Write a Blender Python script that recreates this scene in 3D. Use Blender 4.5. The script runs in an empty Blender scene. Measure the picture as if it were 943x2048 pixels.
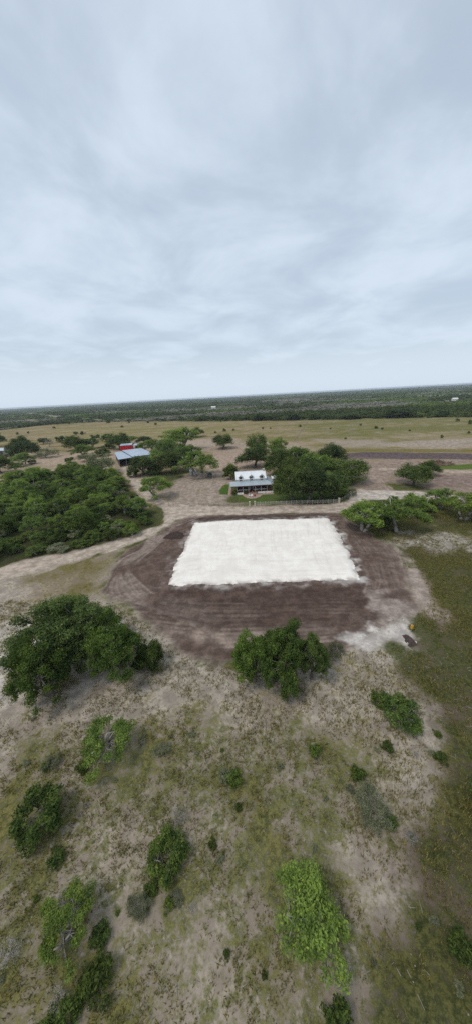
import bpy, math, random
import numpy as np

# ------------------------------------------------------------------ camera, sky, sun
H = 32.0            # drone height above the yard
FPX, CX, CY = 620.0, 471.5, 1024.0
PITCH, ROLL = math.radians(20.57), math.radians(3.1)
scene = bpy.context.scene
cam_data = bpy.data.cameras.new('camera')
cam = bpy.data.objects.new('camera', cam_data)
scene.collection.objects.link(cam)
scene.camera = cam
cam_data.sensor_fit = 'HORIZONTAL'
cam_data.sensor_width = 36.0
cam_data.lens = 36.0 * FPX / 943.0
cam_data.clip_start, cam_data.clip_end = 0.1, 40000.0
from mathutils import Matrix, Vector
RM = Matrix.Rotation(math.radians(90) - PITCH, 3, 'X') @ Matrix.Rotation(-ROLL, 3, 'Z')
cam.matrix_world = Matrix.Translation((0, 0, H)) @ RM.to_4x4()

SUN_EL, SUN_AZ = math.radians(60), math.radians(-125)   # azimuth from +Y towards +X
world = bpy.data.worlds.new('World')
scene.world = world
world.use_nodes = True
wn, wl = world.node_tree.nodes, world.node_tree.links
wn.clear()
w_out = wn.new('ShaderNodeOutputWorld')
w_bg = wn.new('ShaderNodeBackground'); w_bg.inputs['Strength'].default_value = 0.1
w_sky = wn.new('ShaderNodeTexSky'); w_sky.sky_type = 'NISHITA'; w_sky.sun_disc = False
w_sky.sun_elevation, w_sky.sun_rotation = SUN_EL, SUN_AZ
w_sky.air_density, w_sky.dust_density, w_sky.ozone_density = 1.0, 2.0, 1.0
w_tc = wn.new('ShaderNodeTexCoord')
w_sep = wn.new('ShaderNodeSeparateXYZ')
wl.new(w_tc.outputs['Generated'], w_sep.inputs[0])
# a layer of thin cloud: direction divided by height gives a flat cloud sheet seen in perspective
w_abs = wn.new('ShaderNodeMath'); w_abs.operation = 'ABSOLUTE'; wl.new(w_sep.outputs['Z'], w_abs.inputs[0])
w_add = wn.new('ShaderNodeMath'); w_add.operation = 'ADD'; w_add.inputs[1].default_value = 0.16
wl.new(w_abs.outputs[0], w_add.inputs[0])
w_dx = wn.new('ShaderNodeMath'); w_dx.operation = 'DIVIDE'
w_dy = wn.new('ShaderNodeMath'); w_dy.operation = 'DIVIDE'
wl.new(w_sep.outputs['X'], w_dx.inputs[0]); wl.new(w_add.outputs[0], w_dx.inputs[1])
wl.new(w_sep.outputs['Y'], w_dy.inputs[0]); wl.new(w_add.outputs[0], w_dy.inputs[1])
w_cmb = wn.new('ShaderNodeCombineXYZ')
wl.new(w_dx.outputs[0], w_cmb.inputs['X']); wl.new(w_dy.outputs[0], w_cmb.inputs['Y'])
w_noi = wn.new('ShaderNodeTexNoise'); w_noi.inputs['Scale'].default_value = 1.5
w_noi.inputs['Detail'].default_value = 8; w_noi.inputs['Roughness'].default_value = 0.55
w_noi.inputs['Distortion'].default_value = 0.35
wl.new(w_cmb.outputs[0], w_noi.inputs['Vector'])
w_rmp = wn.new('ShaderNodeMapRange'); w_rmp.interpolation_type = 'SMOOTHSTEP'
w_rmp.inputs['From Min'].default_value = 0.32; w_rmp.inputs['From Max'].default_value = 0.68
w_rmp.inputs['To Min'].default_value = 0.62; w_rmp.inputs['To Max'].default_value = 0.97
wl.new(w_noi.outputs['Fac'], w_rmp.inputs['Value'])
w_mix = wn.new('ShaderNodeMix'); w_mix.data_type = 'RGBA'
w_mix.inputs['B'].default_value = (6.5, 7.5, 8.6, 1)
w_hor = wn.new('ShaderNodeMapRange'); w_hor.interpolation_type = 'SMOOTHSTEP'     # the cloud sheet closes up towards the horizon
for k_, v_ in (('From Min', .02), ('From Max', .30), ('To Min', .95), ('To Max', 0.)): w_hor.inputs[k_].default_value = v_
wl.new(w_abs.outputs[0], w_hor.inputs['Value'])
w_max = wn.new('ShaderNodeMath'); w_max.operation = 'MAXIMUM'
wl.new(w_rmp.outputs[0], w_max.inputs[0]); wl.new(w_hor.outputs[0], w_max.inputs[1])
wl.new(w_max.outputs[0], w_mix.inputs['Factor'])
wl.new(w_sky.outputs[0], w_mix.inputs['A'])
wl.new(w_mix.outputs['Result'], w_bg.inputs['Color'])
wl.new(w_bg.outputs[0], w_out.inputs[0])

sun_data = bpy.data.lights.new('sun', 'SUN')
sun_data.energy, sun_data.angle, sun_data.color = 1.5, math.radians(20), (1.0, 0.93, 0.82)
sun = bpy.data.objects.new('sun', sun_data)
scene.collection.objects.link(sun)
sd = Vector((math.sin(SUN_AZ) * math.cos(SUN_EL), math.cos(SUN_AZ) * math.cos(SUN_EL), math.sin(SUN_EL)))
sun.rotation_euler = sd.to_track_quat('Z', 'Y').to_euler()

scene.view_settings.view_transform = 'Standard'
scene.view_settings.look = 'None'
scene.view_settings.exposure = 0.08
scene.view_settings.gamma = 1.0
scene.view_settings.use_curve_mapping = False
scene.cycles.use_denoising = False
scene.cycles.volume_bounces = 0
scene.cycles.max_bounces = 6
scene.cycles.transparent_max_bounces = 6

# ------------------------------------------------------------------ helpers
rng = np.random.default_rng(7)
random.seed(7)
RMn = np.array(RM)
COL = scene.collection

def ray(x, y):
    return RMn @ np.array([(x - CX) / FPX, -(y - CY) / FPX, -1.0])
def at(x, y, z=0.0):
    """a place in the field: where the sight line of a spot in the photo meets height z"""
    d = ray(x, y)
    t = (z - H) / d[2]
    return np.array([d[0] * t, d[1] * t, z])
def proj(p):
    q = RMn.T @ (np.array(p, float) - np.array([0, 0, H]))
    return np.array([CX + FPX * q[0] / -q[2], CY - FPX * q[1] / -q[2], -q[2]])
def pts(lst, z=0.0):
    return np.array([at(a, b, z)[:2] for a, b in lst])

def hash2(ix, iy, seed):
    n = (ix.astype(np.int64) * 374761393 + iy.astype(np.int64) * 668265263 + seed * 2246822519) & 0xFFFFFFFF
    n = ((n ^ (n >> 13)) * 1274126177) & 0xFFFFFFFF
    return ((n ^ (n >> 16)) & 0xFFFFFF) / float(0xFFFFFF)
def vnoise(x, y, seed=0):
    ix, iy = np.floor(x), np.floor(y)
    fx, fy = x - ix, y - iy
    fx, fy = fx * fx * (3 - 2 * fx), fy * fy * (3 - 2 * fy)
    a = hash2(ix, iy, seed); b = hash2(ix + 1, iy, seed); c = hash2(ix, iy + 1, seed); d = hash2(ix + 1, iy + 1, seed)
    return (a + (b - a) * fx) * (1 - fy) + (c + (d - c) * fx) * fy
def fbm(x, y, seed=0, octv=4):
    v, a, t = 0, 0.5, 0
    for k in range(octv):
        v = v + a * vnoise(x, y, seed + k * 17); t += a; a *= 0.5; x = x * 2.03 + 5.1; y = y * 2.03 + 3.7
    return v / t          # 0..1
def sstep(a, b, v):
    t = np.clip((v - a) / (b - a), 0, 1); return t * t * (3 - 2 * t)
def sdf(P, poly):
    """signed distance, positive inside"""
    d = np.full(len(P), 1e18); inside = np.zeros(len(P), bool)
    n = len(poly)
    for i in range(n):
        a, b = poly[i], poly[(i + 1) % n]
        e = b - a; w = P - a
        t = np.clip((w @ e) / max(e @ e, 1e-12), 0, 1)
        q = w - t[:, None] * e
        d = np.minimum(d, (q * q).sum(1))
        c1 = (a[1] <= P[:, 1]) & (b[1] > P[:, 1]); c2 = (b[1] <= P[:, 1]) & (a[1] > P[:, 1])
        cr = e[0] * w[:, 1] - e[1] * w[:, 0]
        inside ^= (c1 & (cr > 0)) | (c2 & (cr < 0))
    d = np.sqrt(d)
    return np.where(inside, d, -d)
def dline(P, line):
    d = np.full(len(P), 1e18)
    for a, b in zip(line[:-1], line[1:]):
        e = b - a; w = P - a
        t = np.clip((w @ e) / max(e @ e, 1e-12), 0, 1)
        q = w - t[:, None] * e
        d = np.minimum(d, (q * q).sum(1))
    return np.sqrt(d)

def tag(o, label=None, cat=None, group=None, kind=None):
    if label: o['label'] = label
    if cat: o['category'] = cat
    if group: o['group'] = group
    if kind: o['kind'] = kind
    return o
def empty(name, loc=(0, 0, 0), rz=0.0):
    o = bpy.data.objects.new(name, None); COL.objects.link(o)
    o.empty_display_size = 0.3
    o.location = loc; o.rotation_euler = (0, 0, rz)
    return o
def mesh_np(name, V, F, smooth=False):
    """V (n,3); F list of faces or an (m,k) array"""
    me = bpy.data.meshes.new(name)
    V = np.asarray(V, np.float32)
    if isinstance(F, np.ndarray):
        m, k = F.shape
        me.vertices.add(len(V)); me.vertices.foreach_set('co', V.ravel())
        me.loops.add(m * k); me.loops.foreach_set('vertex_index', F.astype(np.int32).ravel())
        me.polygons.add(m); me.polygons.foreach_set('loop_start', np.arange(0, m * k, k, dtype=np.int32))
        try: me.polygons.foreach_set('loop_total', np.full(m, k, np.int32))
        except Exception: pass
        me.update(calc_edges=True); me.validate()
    else:
        me.from_pydata([tuple(map(float, v)) for v in V], [], F); me.update()
    if smooth: me.polygons.foreach_set('use_smooth', np.ones(len(me.polygons), bool))
    return me
def obj(name, me, mat=None, parent=None):
    o = bpy.data.objects.new(name, me); COL.objects.link(o)
    if mat is not None and len(me.materials) == 0: me.materials.append(mat)
    if parent is not None: o.parent = parent
    return o
def fattr(me, name, arr):
    a = me.attributes.new(name, 'FLOAT', 'POINT'); a.data.foreach_set('value', np.asarray(arr, np.float32))
def cattr(me, name, arr):
    a = me.attributes.new(name, 'FLOAT_COLOR', 'POINT')
    c = np.ones((len(arr), 4), np.float32); c[:, :3] = arr
    a.data.foreach_set('color', c.ravel())

class MB:
    """collects simple solids into one mesh"""
    def __init__(s): s.v = []; s.f = []
    def add(s, V, F):
        o = len(s.v); s.v += [tuple(map(float, p)) for p in V]; s.f += [tuple(i + o for i in f) for f in F]; return s
    def hexa(s, lo, hi):
        """lo, hi: four corners each, counter-clockwise from above"""
        return s.add(list(lo) + list(hi), [(3, 2, 1, 0), (4, 5, 6, 7), (0, 1, 5, 4), (1, 2, 6, 5), (2, 3, 7, 6), (3, 0, 4, 7)])
    def box(s, x0, x1, y0, y1, z0, z1):
        return s.hexa([(x0, y0, z0), (x1, y0, z0), (x1, y1, z0), (x0, y1, z0)], [(x0, y0, z1), (x1, y0, z1), (x1, y1, z1), (x0, y1, z1)])
    def slab(s, q, t):
        """quad q (ccw from above) thickened downwards by t"""
        return s.hexa([(a, b, c - t) for a, b, c in q], q)
    def tube(s, p, q, r0, r1, n=6):
        p, q = np.array(p, float), np.array(q, float)
        d = q - p; L = np.linalg.norm(d) or 1e-6; d /= L
        u = np.cross(d, [0, 0, 1] if abs(d[2]) < .9 else [1, 0, 0]); u /= np.linalg.norm(u); w = np.cross(d, u)
        ring = [(math.cos(2 * math.pi * k / n), math.sin(2 * math.pi * k / n)) for k in range(n)]
        V = [p + r0 * (c * u + t * w) for c, t in ring] + [q + r1 * (c * u + t * w) for c, t in ring]
        F = [(k, (k + 1) % n, n + (k + 1) % n, n + k) for k in range(n)] + [tuple(range(n))[::-1], tuple(range(n, 2 * n))]
        return s.add(V, F)
    def prism(s, prof, y0, y1):
        """profile in x,z (ccw seen from -y), swept from y0 to y1"""
        n = len(prof)
        V = [(x, y0, z) for x, z in prof] + [(x, y1, z) for x, z in prof]
        F = [tuple(range(n)), tuple(range(n, 2 * n))[::-1]] + [(k, n + k, n + (k + 1) % n, (k + 1) % n) for k in range(n)]
        return s.add(V, F)
    def mesh(s, name, smooth=False):
        me = bpy.data.meshes.new(name); me.from_pydata(s.v, [], s.f); me.update()
        if smooth: me.polygons.foreach_set('use_smooth', np.ones(len(me.polygons), bool))
        return me
    def build(s, name, mat, parent=None, smooth=False):
        return obj(name, s.mesh(name, smooth), mat, parent)

# ------------------------------------------------------------------ materials
def new_mat(name):
    m = bpy.data.materials.new(name); m.use_nodes = True
    nt = m.node_tree; nt.nodes.clear()
    out = nt.nodes.new('ShaderNodeOutputMaterial')
    return m, nt, out
def N(nt, t, **kw):
    n = nt.nodes.new(t)
    for k, v in kw.items():
        if k in n.inputs: n.inputs[k].default_value = v
        else: setattr(n, k, v)
    return n
def noise(nt, scale, detail=4, rough=.55, vec=None, dist=0):
    n = N(nt, 'ShaderNodeTexNoise'); n.inputs['Scale'].default_value = scale
    n.inputs['Detail'].default_value = detail; n.inputs['Roughness'].default_value = rough; n.inputs['Distortion'].default_value = dist
    if vec is not None: nt.links.new(vec, n.inputs['Vector'])
    return n.outputs['Fac']
def rng_map(nt, v, a, b, c, d, smooth=True):
    n = N(nt, 'ShaderNodeMapRange'); n.interpolation_type = 'SMOOTHSTEP' if smooth else 'LINEAR'
    for i, x in zip(('From Min', 'From Max', 'To Min', 'To Max'), (a, b, c, d)): n.inputs[i].default_value = x
    nt.links.new(v, n.inputs['Value']); return n.outputs[0]
def mixc(nt, f, a, b, mode='MIX'):
    n = N(nt, 'ShaderNodeMix'); n.data_type = 'RGBA'; n.blend_type = mode
    for s, v in (('Factor', f), ('A', a), ('B', b)):
        if isinstance(v, (int, float)): n.inputs[s].default_value = v
        elif isinstance(v, tuple): n.inputs[s].default_value = (*v[:3], 1)
        else: nt.links.new(v, n.inputs[s])
    return n.outputs['Result']
def math_(nt, op, a, b=None):
    n = N(nt, 'ShaderNodeMath'); n.operation = op
    for i, v in enumerate((a, b)):
        if v is None: continue
        if isinstance(v, (int, float)): n.inputs[i].default_value = v
        else: nt.links.new(v, n.inputs[i])
    return n.outputs[0]
def principled(nt, out, col, rough=.8, metal=0., bump=None, bstr=.3, bdist=.05, spec=.3):
    p = N(nt, 'ShaderNodeBsdfPrincipled')
    if isinstance(col, tuple): p.inputs['Base Color'].default_value = (*col[:3], 1)
    else: nt.links.new(col, p.inputs['Base Color'])
    if isinstance(rough, (int, float)): p.inputs['Roughness'].default_value = rough
    else: nt.links.new(rough, p.inputs['Roughness'])
    p.inputs['Metallic'].default_value = metal
    p.inputs['Specular IOR Level'].default_value = spec
    if bump is not None:
        b = N(nt, 'ShaderNodeBump'); b.inputs['Strength'].default_value = bstr; b.inputs['Distance'].default_value = bdist
        nt.links.new(bump, b.inputs['Height']); nt.links.new(b.outputs[0], p.inputs['Normal'])
    nt.links.new(p.outputs[0], out.inputs['Surface'])
    return p
def worn(name, col, var=.25, scale=1.5, rough=.7, metal=0., bstr=.2, spec=.3, dirt=None):
    m, nt, out = new_mat(name)
    tc = N(nt, 'ShaderNodeTexCoord').outputs['Object']
    n1 = noise(nt, scale, 6, .6, tc); n2 = noise(nt, scale * 9, 3, .6, tc)
    f = math_(nt, 'MULTIPLY_ADD', n1, 1.0)
    c = mixc(nt, rng_map(nt, n1, .3, .7, 0, 1), tuple(x * (1 - var) for x in col), tuple(min(1, x * (1 + var * .6)) for x in col))
    c = mixc(nt, rng_map(nt, n2, .35, .75, 0, .35), c, dirt or tuple(x * .6 for x in col))
    principled(nt, out, c, rough, metal, n2, bstr, .02, spec)
    return m
def earth_mat():
    m, nt, out = new_mat('earth')
    pos = N(nt, 'ShaderNodeNewGeometry').outputs['Position']
    def A(n): 
        a = N(nt, 'ShaderNodeAttribute'); a.attribute_name = n; return a
    soil, vegc, vegf = A('soil').outputs['Color'], A('vegc').outputs['Color'], A('veg').outputs['Fac']
    big = noise(nt, .11, 5, .6, pos); mid = noise(nt, .55, 6, .65, pos, .3); fine = noise(nt, 2.6, 5, .7, pos); grit = noise(nt, 14., 3, .7, pos)
    # soil: patches of paler dust and darker crumbs; fine tones also paint clod shading
    mp = N(nt, 'ShaderNodeMapping'); mp.inputs['Scale'].default_value = (.35, 1, 1); nt.links.new(pos, mp.inputs['Vector'])
    huge = noise(nt, .035, 6, .65, mp.outputs[0], .6)
    c = mixc(nt, rng_map(nt, mid, .38, .64, .0, 1), mixc(nt, 1., soil, (.76, .74, .73), 'MULTIPLY'), mixc(nt, 1., soil, (1.27, 1.26, 1.25), 'MULTIPLY'))
    c = mixc(nt, rng_map(nt, huge, .40, .62, 0, .45), c, mixc(nt, 1., c, (.76, .76, .74), 'MULTIPLY'))
    c = mixc(nt, rng_map(nt, fine, .48, .66, 0, .65), c, mixc(nt, 1., soil, (.58, .56, .54), 'MULTIPLY'))
    c = mixc(nt, rng_map(nt, grit, .62, .78, 0, .45), c, mixc(nt, 1., soil, (1.5, 1.5, 1.5), 'MULTIPLY'))
    # vegetation in tufts: amount set per place, outline from noise at two sizes
    tuft = math_(nt, 'ADD', math_(nt, 'MULTIPLY', mid, .55), math_(nt, 'MULTIPLY', fine, .45))
    tuft = math_(nt, 'ADD', tuft, math_(nt, 'ADD', math_(nt, 'MULTIPLY', math_(nt, 'SUBTRACT', big, .5), .5), math_(nt, 'MULTIPLY', math_(nt, 'SUBTRACT', huge, .5), .45)))
    th = math_(nt, 'ADD', tuft, math_(nt, 'MULTIPLY', math_(nt, 'SUBTRACT', vegf, .5), .62))
    vm = rng_map(nt, th, .43, .60, 0, 1)
    vc = mixc(nt, rng_map(nt, grit, .35, .7, 0, 1), mixc(nt, 1., vegc, (.62, .64, .6), 'MULTIPLY'), mixc(nt, 1., vegc, (1.35, 1.3, 1.25), 'MULTIPLY'))
    vc = mixc(nt, rng_map(nt, big, .35, .7, 0, .5), vc, mixc(nt, 1., vegc, (1.35, 1.1, .85), 'MULTIPLY'))
    vc = mixc(nt, rng_map(nt, fine, .40, .60, 0, 1), mixc(nt, 1., vc, (.60, .64, .62), 'MULTIPLY'), mixc(nt, 1., vc, (1.35, 1.25, 1.15), 'MULTIPLY'))
    c = mixc(nt, vm, c, vc)
    hgt = math_(nt, 'ADD', math_(nt, 'MULTIPLY', fine, .6), math_(nt, 'MULTIPLY', grit, .4))
    principled(nt, out, c, 1., 0, hgt, .6, .12, 0.)
    return m
def caliche_mat():
    m, nt, out = new_mat('white_caliche')
    pos = N(nt, 'ShaderNodeNewGeometry').outputs['Position']
    mp = N(nt, 'ShaderNodeMapping'); mp.inputs['Scale'].default_value = (1.1, .14, 1); nt.links.new(pos, mp.inputs['Vector'])
    mp2 = N(nt, 'ShaderNodeMapping'); mp2.inputs['Scale'].default_value = (.1, 1.5, 1); mp2.inputs['Rotation'].default_value = (0, 0, .12); nt.links.new(pos, mp2.inputs['Vector'])
    st = noise(nt, 1.0, 5, .6, mp.outputs[0], .6); st2 = noise(nt, 1.0, 5, .6, mp2.outputs[0], .8)
    big = noise(nt, .16, 5, .6, pos); fine = noise(nt, 5, 4, .7, pos)
    a = N(nt, 'ShaderNodeAttribute'); a.attribute_name = 'rim'
    mid = noise(nt, .45, 5, .65, pos, .5)
    c = mixc(nt, rng_map(nt, math_(nt, 'ADD', math_(nt, 'MULTIPLY', big, .5), math_(nt, 'MULTIPLY', mid, .5)), .40, .60, 0, 1), (.735, .685, .62), (.83, .785, .725))
    c = mixc(nt, rng_map(nt, st, .45, .75, 0, .32), c, (.62, .57, .50))
    c = mixc(nt, rng_map(nt, st2, .45, .75, 0, .36), c, (.65, .605, .54))
    c = mixc(nt, rng_map(nt, fine, .55, .8, 0, .3), c, (.60, .58, .55))
    c = mixc(nt, a.outputs['Fac'], c, (.30, .26, .24))
    h = math_(nt, 'ADD', math_(nt, 'MULTIPLY', st, .7), math_(nt, 'ADD', math_(nt, 'MULTIPLY', fine, .2), math_(nt, 'MULTIPLY', st2, .5)))
    principled(nt, out, c, .95, 0, h, .35, .15, .1)
    return m
def leaf_mat(name, dark, light, tint=(1.25, 1.1, .7), trans=.36):
    m, nt, out = new_mat(name)
    g = N(nt, 'ShaderNodeNewGeometry'); oi = N(nt, 'ShaderNodeObjectInfo')
    tc = N(nt, 'ShaderNodeTexCoord').outputs['Object']
    n1 = noise(nt, 5.5, 3, .6, tc)
    c = mixc(nt, rng_map(nt, n1, .36, .64, 0, 1), dark, light)
    c = mixc(nt, rng_map(nt, g.outputs['Random Per Island'], .0, 1., 0, .55, False), c, mixc(nt, 1., c, (1.55, 1.45, 1.2), 'MULTIPLY'))
    c = mixc(nt, rng_map(nt, g.outputs['Random Per Island'], .93, .99, 0, .6), c, mixc(nt, 1., c, (1.9, 1.5, 1.0), 'MULTIPLY'))
    c = mixc(nt, math_(nt, 'MULTIPLY', oi.outputs['Random'], .6), c, mixc(nt, 1., c, tint, 'MULTIPLY'))
    rv = math_(nt, 'FRACT', math_(nt, 'MULTIPLY', oi.outputs['Random'], 7.31))
    gain = rng_map(nt, rv, 0, 1, .68, 1.30, False); gc = N(nt, 'ShaderNodeCombineXYZ')
    for k_ in range(3): nt.links.new(gain, gc.inputs[k_])
    c = mixc(nt, 1., c, gc.outputs[0], 'MULTIPLY')
    d = N(nt, 'ShaderNodeBsdfPrincipled'); d.inputs['Roughness'].default_value = .65; d.inputs['Specular IOR Level'].default_value = .12
    t = N(nt, 'ShaderNodeBsdfTranslucent')
    nt.links.new(c, d.inputs['Base Color']); nt.links.new(mixc(nt, 1., c, (1.2, 1.3, .6), 'MULTIPLY'), t.inputs['Color'])
    x = N(nt, 'ShaderNodeMixShader'); x.inputs[0].default_value = trans
    nt.links.new(d.outputs[0], x.inputs[1]); nt.links.new(t.outputs[0], x.inputs[2]); nt.links.new(x.outputs[0], out.inputs['Surface'])
    return m

M = {}
M['earth'] = earth_mat()
M['caliche'] = caliche_mat()
M['oak'] = leaf_mat('oak_leaves', (.036, .060, .020), (.105, .148, .050))
M['mesquite'] = leaf_mat('mesquite_leaves', (.080, .130, .034), (.165, .240, .066))
M['bush'] = leaf_mat('bush_leaves', (.036, .064, .018), (.105, .155, .042))
M['olive'] = leaf_mat('grey_green_leaves', (.125, .145, .095), (.220, .235, .165), (1.1, 1.05, .95))
M['lush'] = leaf_mat('lush_leaves', (.046, .080, .020), (.112, .172, .044))
M['brush'] = leaf_mat('far_brush_leaves', (.050, .078, .028), (.130, .165, .060))
M['darkbrush'] = leaf_mat('dark_brush_leaves', (.036, .058, .024), (.090, .118, .046))
M['greybrush'] = leaf_mat('grey_brush_twigs', (.165, .165, .150), (.290, .280, .260), (1.1, 1.05, 1.0), .1)
M['grass'] = leaf_mat('grass_blades', (.075, .095, .034), (.230, .195, .095), (1.3, 1.05, .7))
M['bark'] = worn('bark', (.16, .135, .115), .4, 2.5, .95, 0, .8)
M['palebark'] = worn('pale_bark', (.30, .275, .25), .3, 2.5, .95, 0, .8)
M['white'] = worn('white_paint', (.78, .78, .77), .08, .8, .55)
M['cream'] = worn('cream_stone', (.55, .50, .42), .2, 1.2, .85)
M['fence'] = worn('weathered_white_wood', (.46, .42, .385), .3, 2., .85)
M['greywood'] = worn('grey_wood', (.26, .23, .205), .35, 2.5, .9)
M['roof'] = worn('galvanised_roof', (.56, .60, .64), .12, .5, .42, .35, .08, .5)
M['whiteroof'] = worn('white_metal_roof', (.72, .74, .75), .06, .5, .5, 0., .08, .4)
M['porchroof'] = worn('porch_roof_metal', (.42, .48, .52), .10, .5, .45, .2, .08, .4)
M['barnroof'] = worn('barn_roof_metal', (.46, .53, .62), .14, .3, .42, .35, .08, .5)
M['red'] = worn('red_painted_metal', (.50, .020, .025), .15, .5, .5)
M['darkwall'] = worn('dark_timber_and_shade', (.055, .045, .042), .3, 1.2, .85)
M['brown'] = worn('brown_wood', (.16, .075, .05), .3, 2., .8)
M['brick'] = worn('patio_brick', (.36, .245, .20), .25, 3., .9)
M['glass'] = worn('window_glass', (.016, .018, .022), .2, 1., .3, 0, .02, .25)
M['yellow'] = worn('yellow_paint', (.62, .33, .03), .15, 3., .55)
M['steel'] = worn('grey_steel', (.30, .31, .32), .2, 2., .5, .4)
M['bluegrey'] = worn('pale_blue_metal', (.50, .58, .62), .15, .8, .5)
M['green'] = worn('green_metal', (.06, .10, .075), .2, .8, .6)
M['clay'] = worn('clay_pot', (.40, .10, .06), .2, 3., .8)
M['wire'] = worn('galvanised_wire', (.35, .35, .35), .2, 4., .5, .5)
M['log'] = worn('dead_wood', (.17, .115, .085), .45, 2., .95, 0, .6)
M['limestone'] = worn('limestone', (.55, .52, .48), .25, 3., .95)

# ------------------------------------------------------------------ the lie of the land
def zg(P):
    P = np.atleast_2d(np.asarray(P, float))
    x, y = P[:, 0], P[:, 1]
    w = sstep(150, 100, np.abs(x)) * sstep(190, 150, y) * sstep(-30, -5, y)
    return w * ((fbm(x / 17, y / 17, 3, 2) - .5) * .5)
def g3(x, y, z=0.0):
    p = at(x, y); return np.array([p[0], p[1], float(zg(p[:2])[0]) + z])

APRON = pts([(372, 1036), (440, 1031), (560, 1028), (640, 1026), (672, 1026), (692, 1040), (735, 1062), (782, 1092), (812, 1130), (824, 1175), (822, 1208),
             (800, 1236), (764, 1252), (735, 1268), (650, 1300), (540, 1322), (440, 1326), (372, 1304), (330, 1268), (296, 1236), (272, 1214), (228, 1200), (214, 1178), (226, 1140), (240, 1112), (300, 1075), (340, 1050)])
PAD = pts([(333, 1172), (350, 1132), (372, 1082), (388, 1046), (450, 1042), (540, 1039), (655, 1037), (672, 1062), (700, 1112), (720, 1160), (640, 1160), (520, 1166), (420, 1170)])
ROAD_W = pts([(-60, 1148), (0, 1134), (60, 1118), (130, 1104), (200, 1088), (262, 1072), (318, 1052), (334, 1034), (318, 1014), (292, 996), (268, 974), (252, 952), (240, 932), (256, 932),
              (268, 950), (288, 972), (312, 992), (340, 1006), (400, 1011), (470, 1014), (560, 1012), (640, 1010), (690, 1004), (700, 990), (716, 978),
              (760, 982), (830, 984), (880, 988), (960, 996), (1010, 1000), (1010, 1009), (950, 1004), (880, 998), (800, 997), (740, 999), (712, 1010), (694, 1024), (600, 1026), (480, 1031), (400, 1033), (352, 1042), (318, 1064), (262, 1088), (190, 1112), (90, 1140), (0, 1158), (-60, 1172)])
STRIP = pts([(688, 906), (740, 904.5), (840, 905), (943, 907), (1040, 909), (1040, 923), (943, 920), (840, 917), (760, 918), (690, 918)])
TRACK_E = pts([(760, 935), (842, 938.5), (900, 940), (960, 941), (1040, 943), (1040, 949), (943, 946.5), (880, 944.5), (830, 942.5), (760, 940)])

YARD = pts([(322, 1010), (340, 972), (378, 946), (438, 946), (455, 964), (453, 1000), (490, 1008), (440, 1012)])
BARE = pts([(700, 921), (790, 922), (838, 932), (780, 948), (790, 962), (800, 980), (716, 976), (712, 945)])
def wig(P, amp, sc, seed):
    return (fbm(P[:, 0] / sc, P[:, 1] / sc, seed, 4) - .5) * 2 * amp
def curve(pl, n=24):
    """smooth polyline through photo spots"""
    Q = pts(pl); out = []
    for i in range(len(Q) - 1):
        p0, p1, p2, p3 = Q[max(i - 1, 0)], Q[i], Q[i + 1], Q[min(i + 2, len(Q) - 1)]
        for t in np.linspace(0, 1, n, endpoint=False):
            out.append(.5 * ((2 * p1) + (p2 - p0) * t + (2 * p0 - 5 * p1 + 4 * p2 - p3) * t * t + (3 * p1 - p0 - 3 * p2 + p3) * t ** 3))
    out.append(Q[-1]); return np.array(out)
def offset(line, d):
    t = np.gradient(line, axis=0); t /= np.linalg.norm(t, axis=1)[:, None] + 1e-9
    return line + np.stack([-t[:, 1], t[:, 0]], 1) * d
TRACKS = []
def ruts(pl, lane=.9, n=8):
    c = curve(pl, n); TRACKS.append(offset(c, lane)); TRACKS.append(offset(c, -lane))
r2 = random.Random(5)
for k in np.arange(0, 9, .62):   # arcs sweeping round the western side of the earthworks
    j = k * 8.5
    ruts([(352 - k * 5, 1046 + k), (318 - j * .35, 1082 + k * 1.5), (262 - j * .28 + r2.uniform(-6, 6), 1128), (232 + k * 5, 1166 + k), (240 + k * 9, 1190 + k * 2), (300 + k * 7, 1196 + k * 4), (400 + k * 4, 1206 + k * 6)])
for k in range(13):   # straight runs down the east side
    q = k * .52 + r2.uniform(-.25, .25); e = r2.uniform(-5, 5)
    ruts([(676 + q * 7, 1036 + q * 3), (716 + q * 11 + e, 1098), (738 + q * 12 - e, 1150), (748 + q * 11 + 2 * e, 1196 + r2.uniform(-14, 6))])
for k in range(4):   # the loop at the east end
    ruts([(724 + k * 10, 1052 + k * 2), (784 + k * 6, 1096), (806 + k * 5, 1140), (816 + k * 3, 1186), (806 + k * 3, 1222 + k * 2), (768, 1246 + k * 3), (700, 1256 + k * 6)])
for k in np.arange(0, 6, .7):   # passes along the near edge
    ruts([(250 + k * 14, 1206 + k * 12), (380, 1212 + k * 13), (520, 1214 + k * 12), (660, 1210 + k * 11), (742, 1216 + k * 8)], .9, 6)
for k in range(5):   # yard and drive
    ruts([(372 + k * 14, 1008), (366 + k * 15, 984), (384 + k * 12, 960), (396 + k * 10, 938)])
for k in range(3):
    ruts([(246 + k * 3, 936), (262 + k * 3, 962), (290 + k * 4, 988), (324 + k * 4, 1012 + k), (345, 1034 + k * 3)])
    ruts([(-20, 1146 + k * 6), (90, 1122 + k * 6), (200, 1093 + k * 6), (300, 1062 + k * 4), (420, 1022 + k * 3), (560, 1017 + k * 3), (690, 1012 + k * 3), (720, 990 + k * 3), (850, 990 + k * 3)])
    ruts([(700 + k * 12, 980), (742 + k * 8, 958), (790 + k * 6, 938), (806, 926)])
    ruts([(790 - k * 9, 980), (758 - k * 8, 952), (738, 932), (726, 922)])

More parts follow.
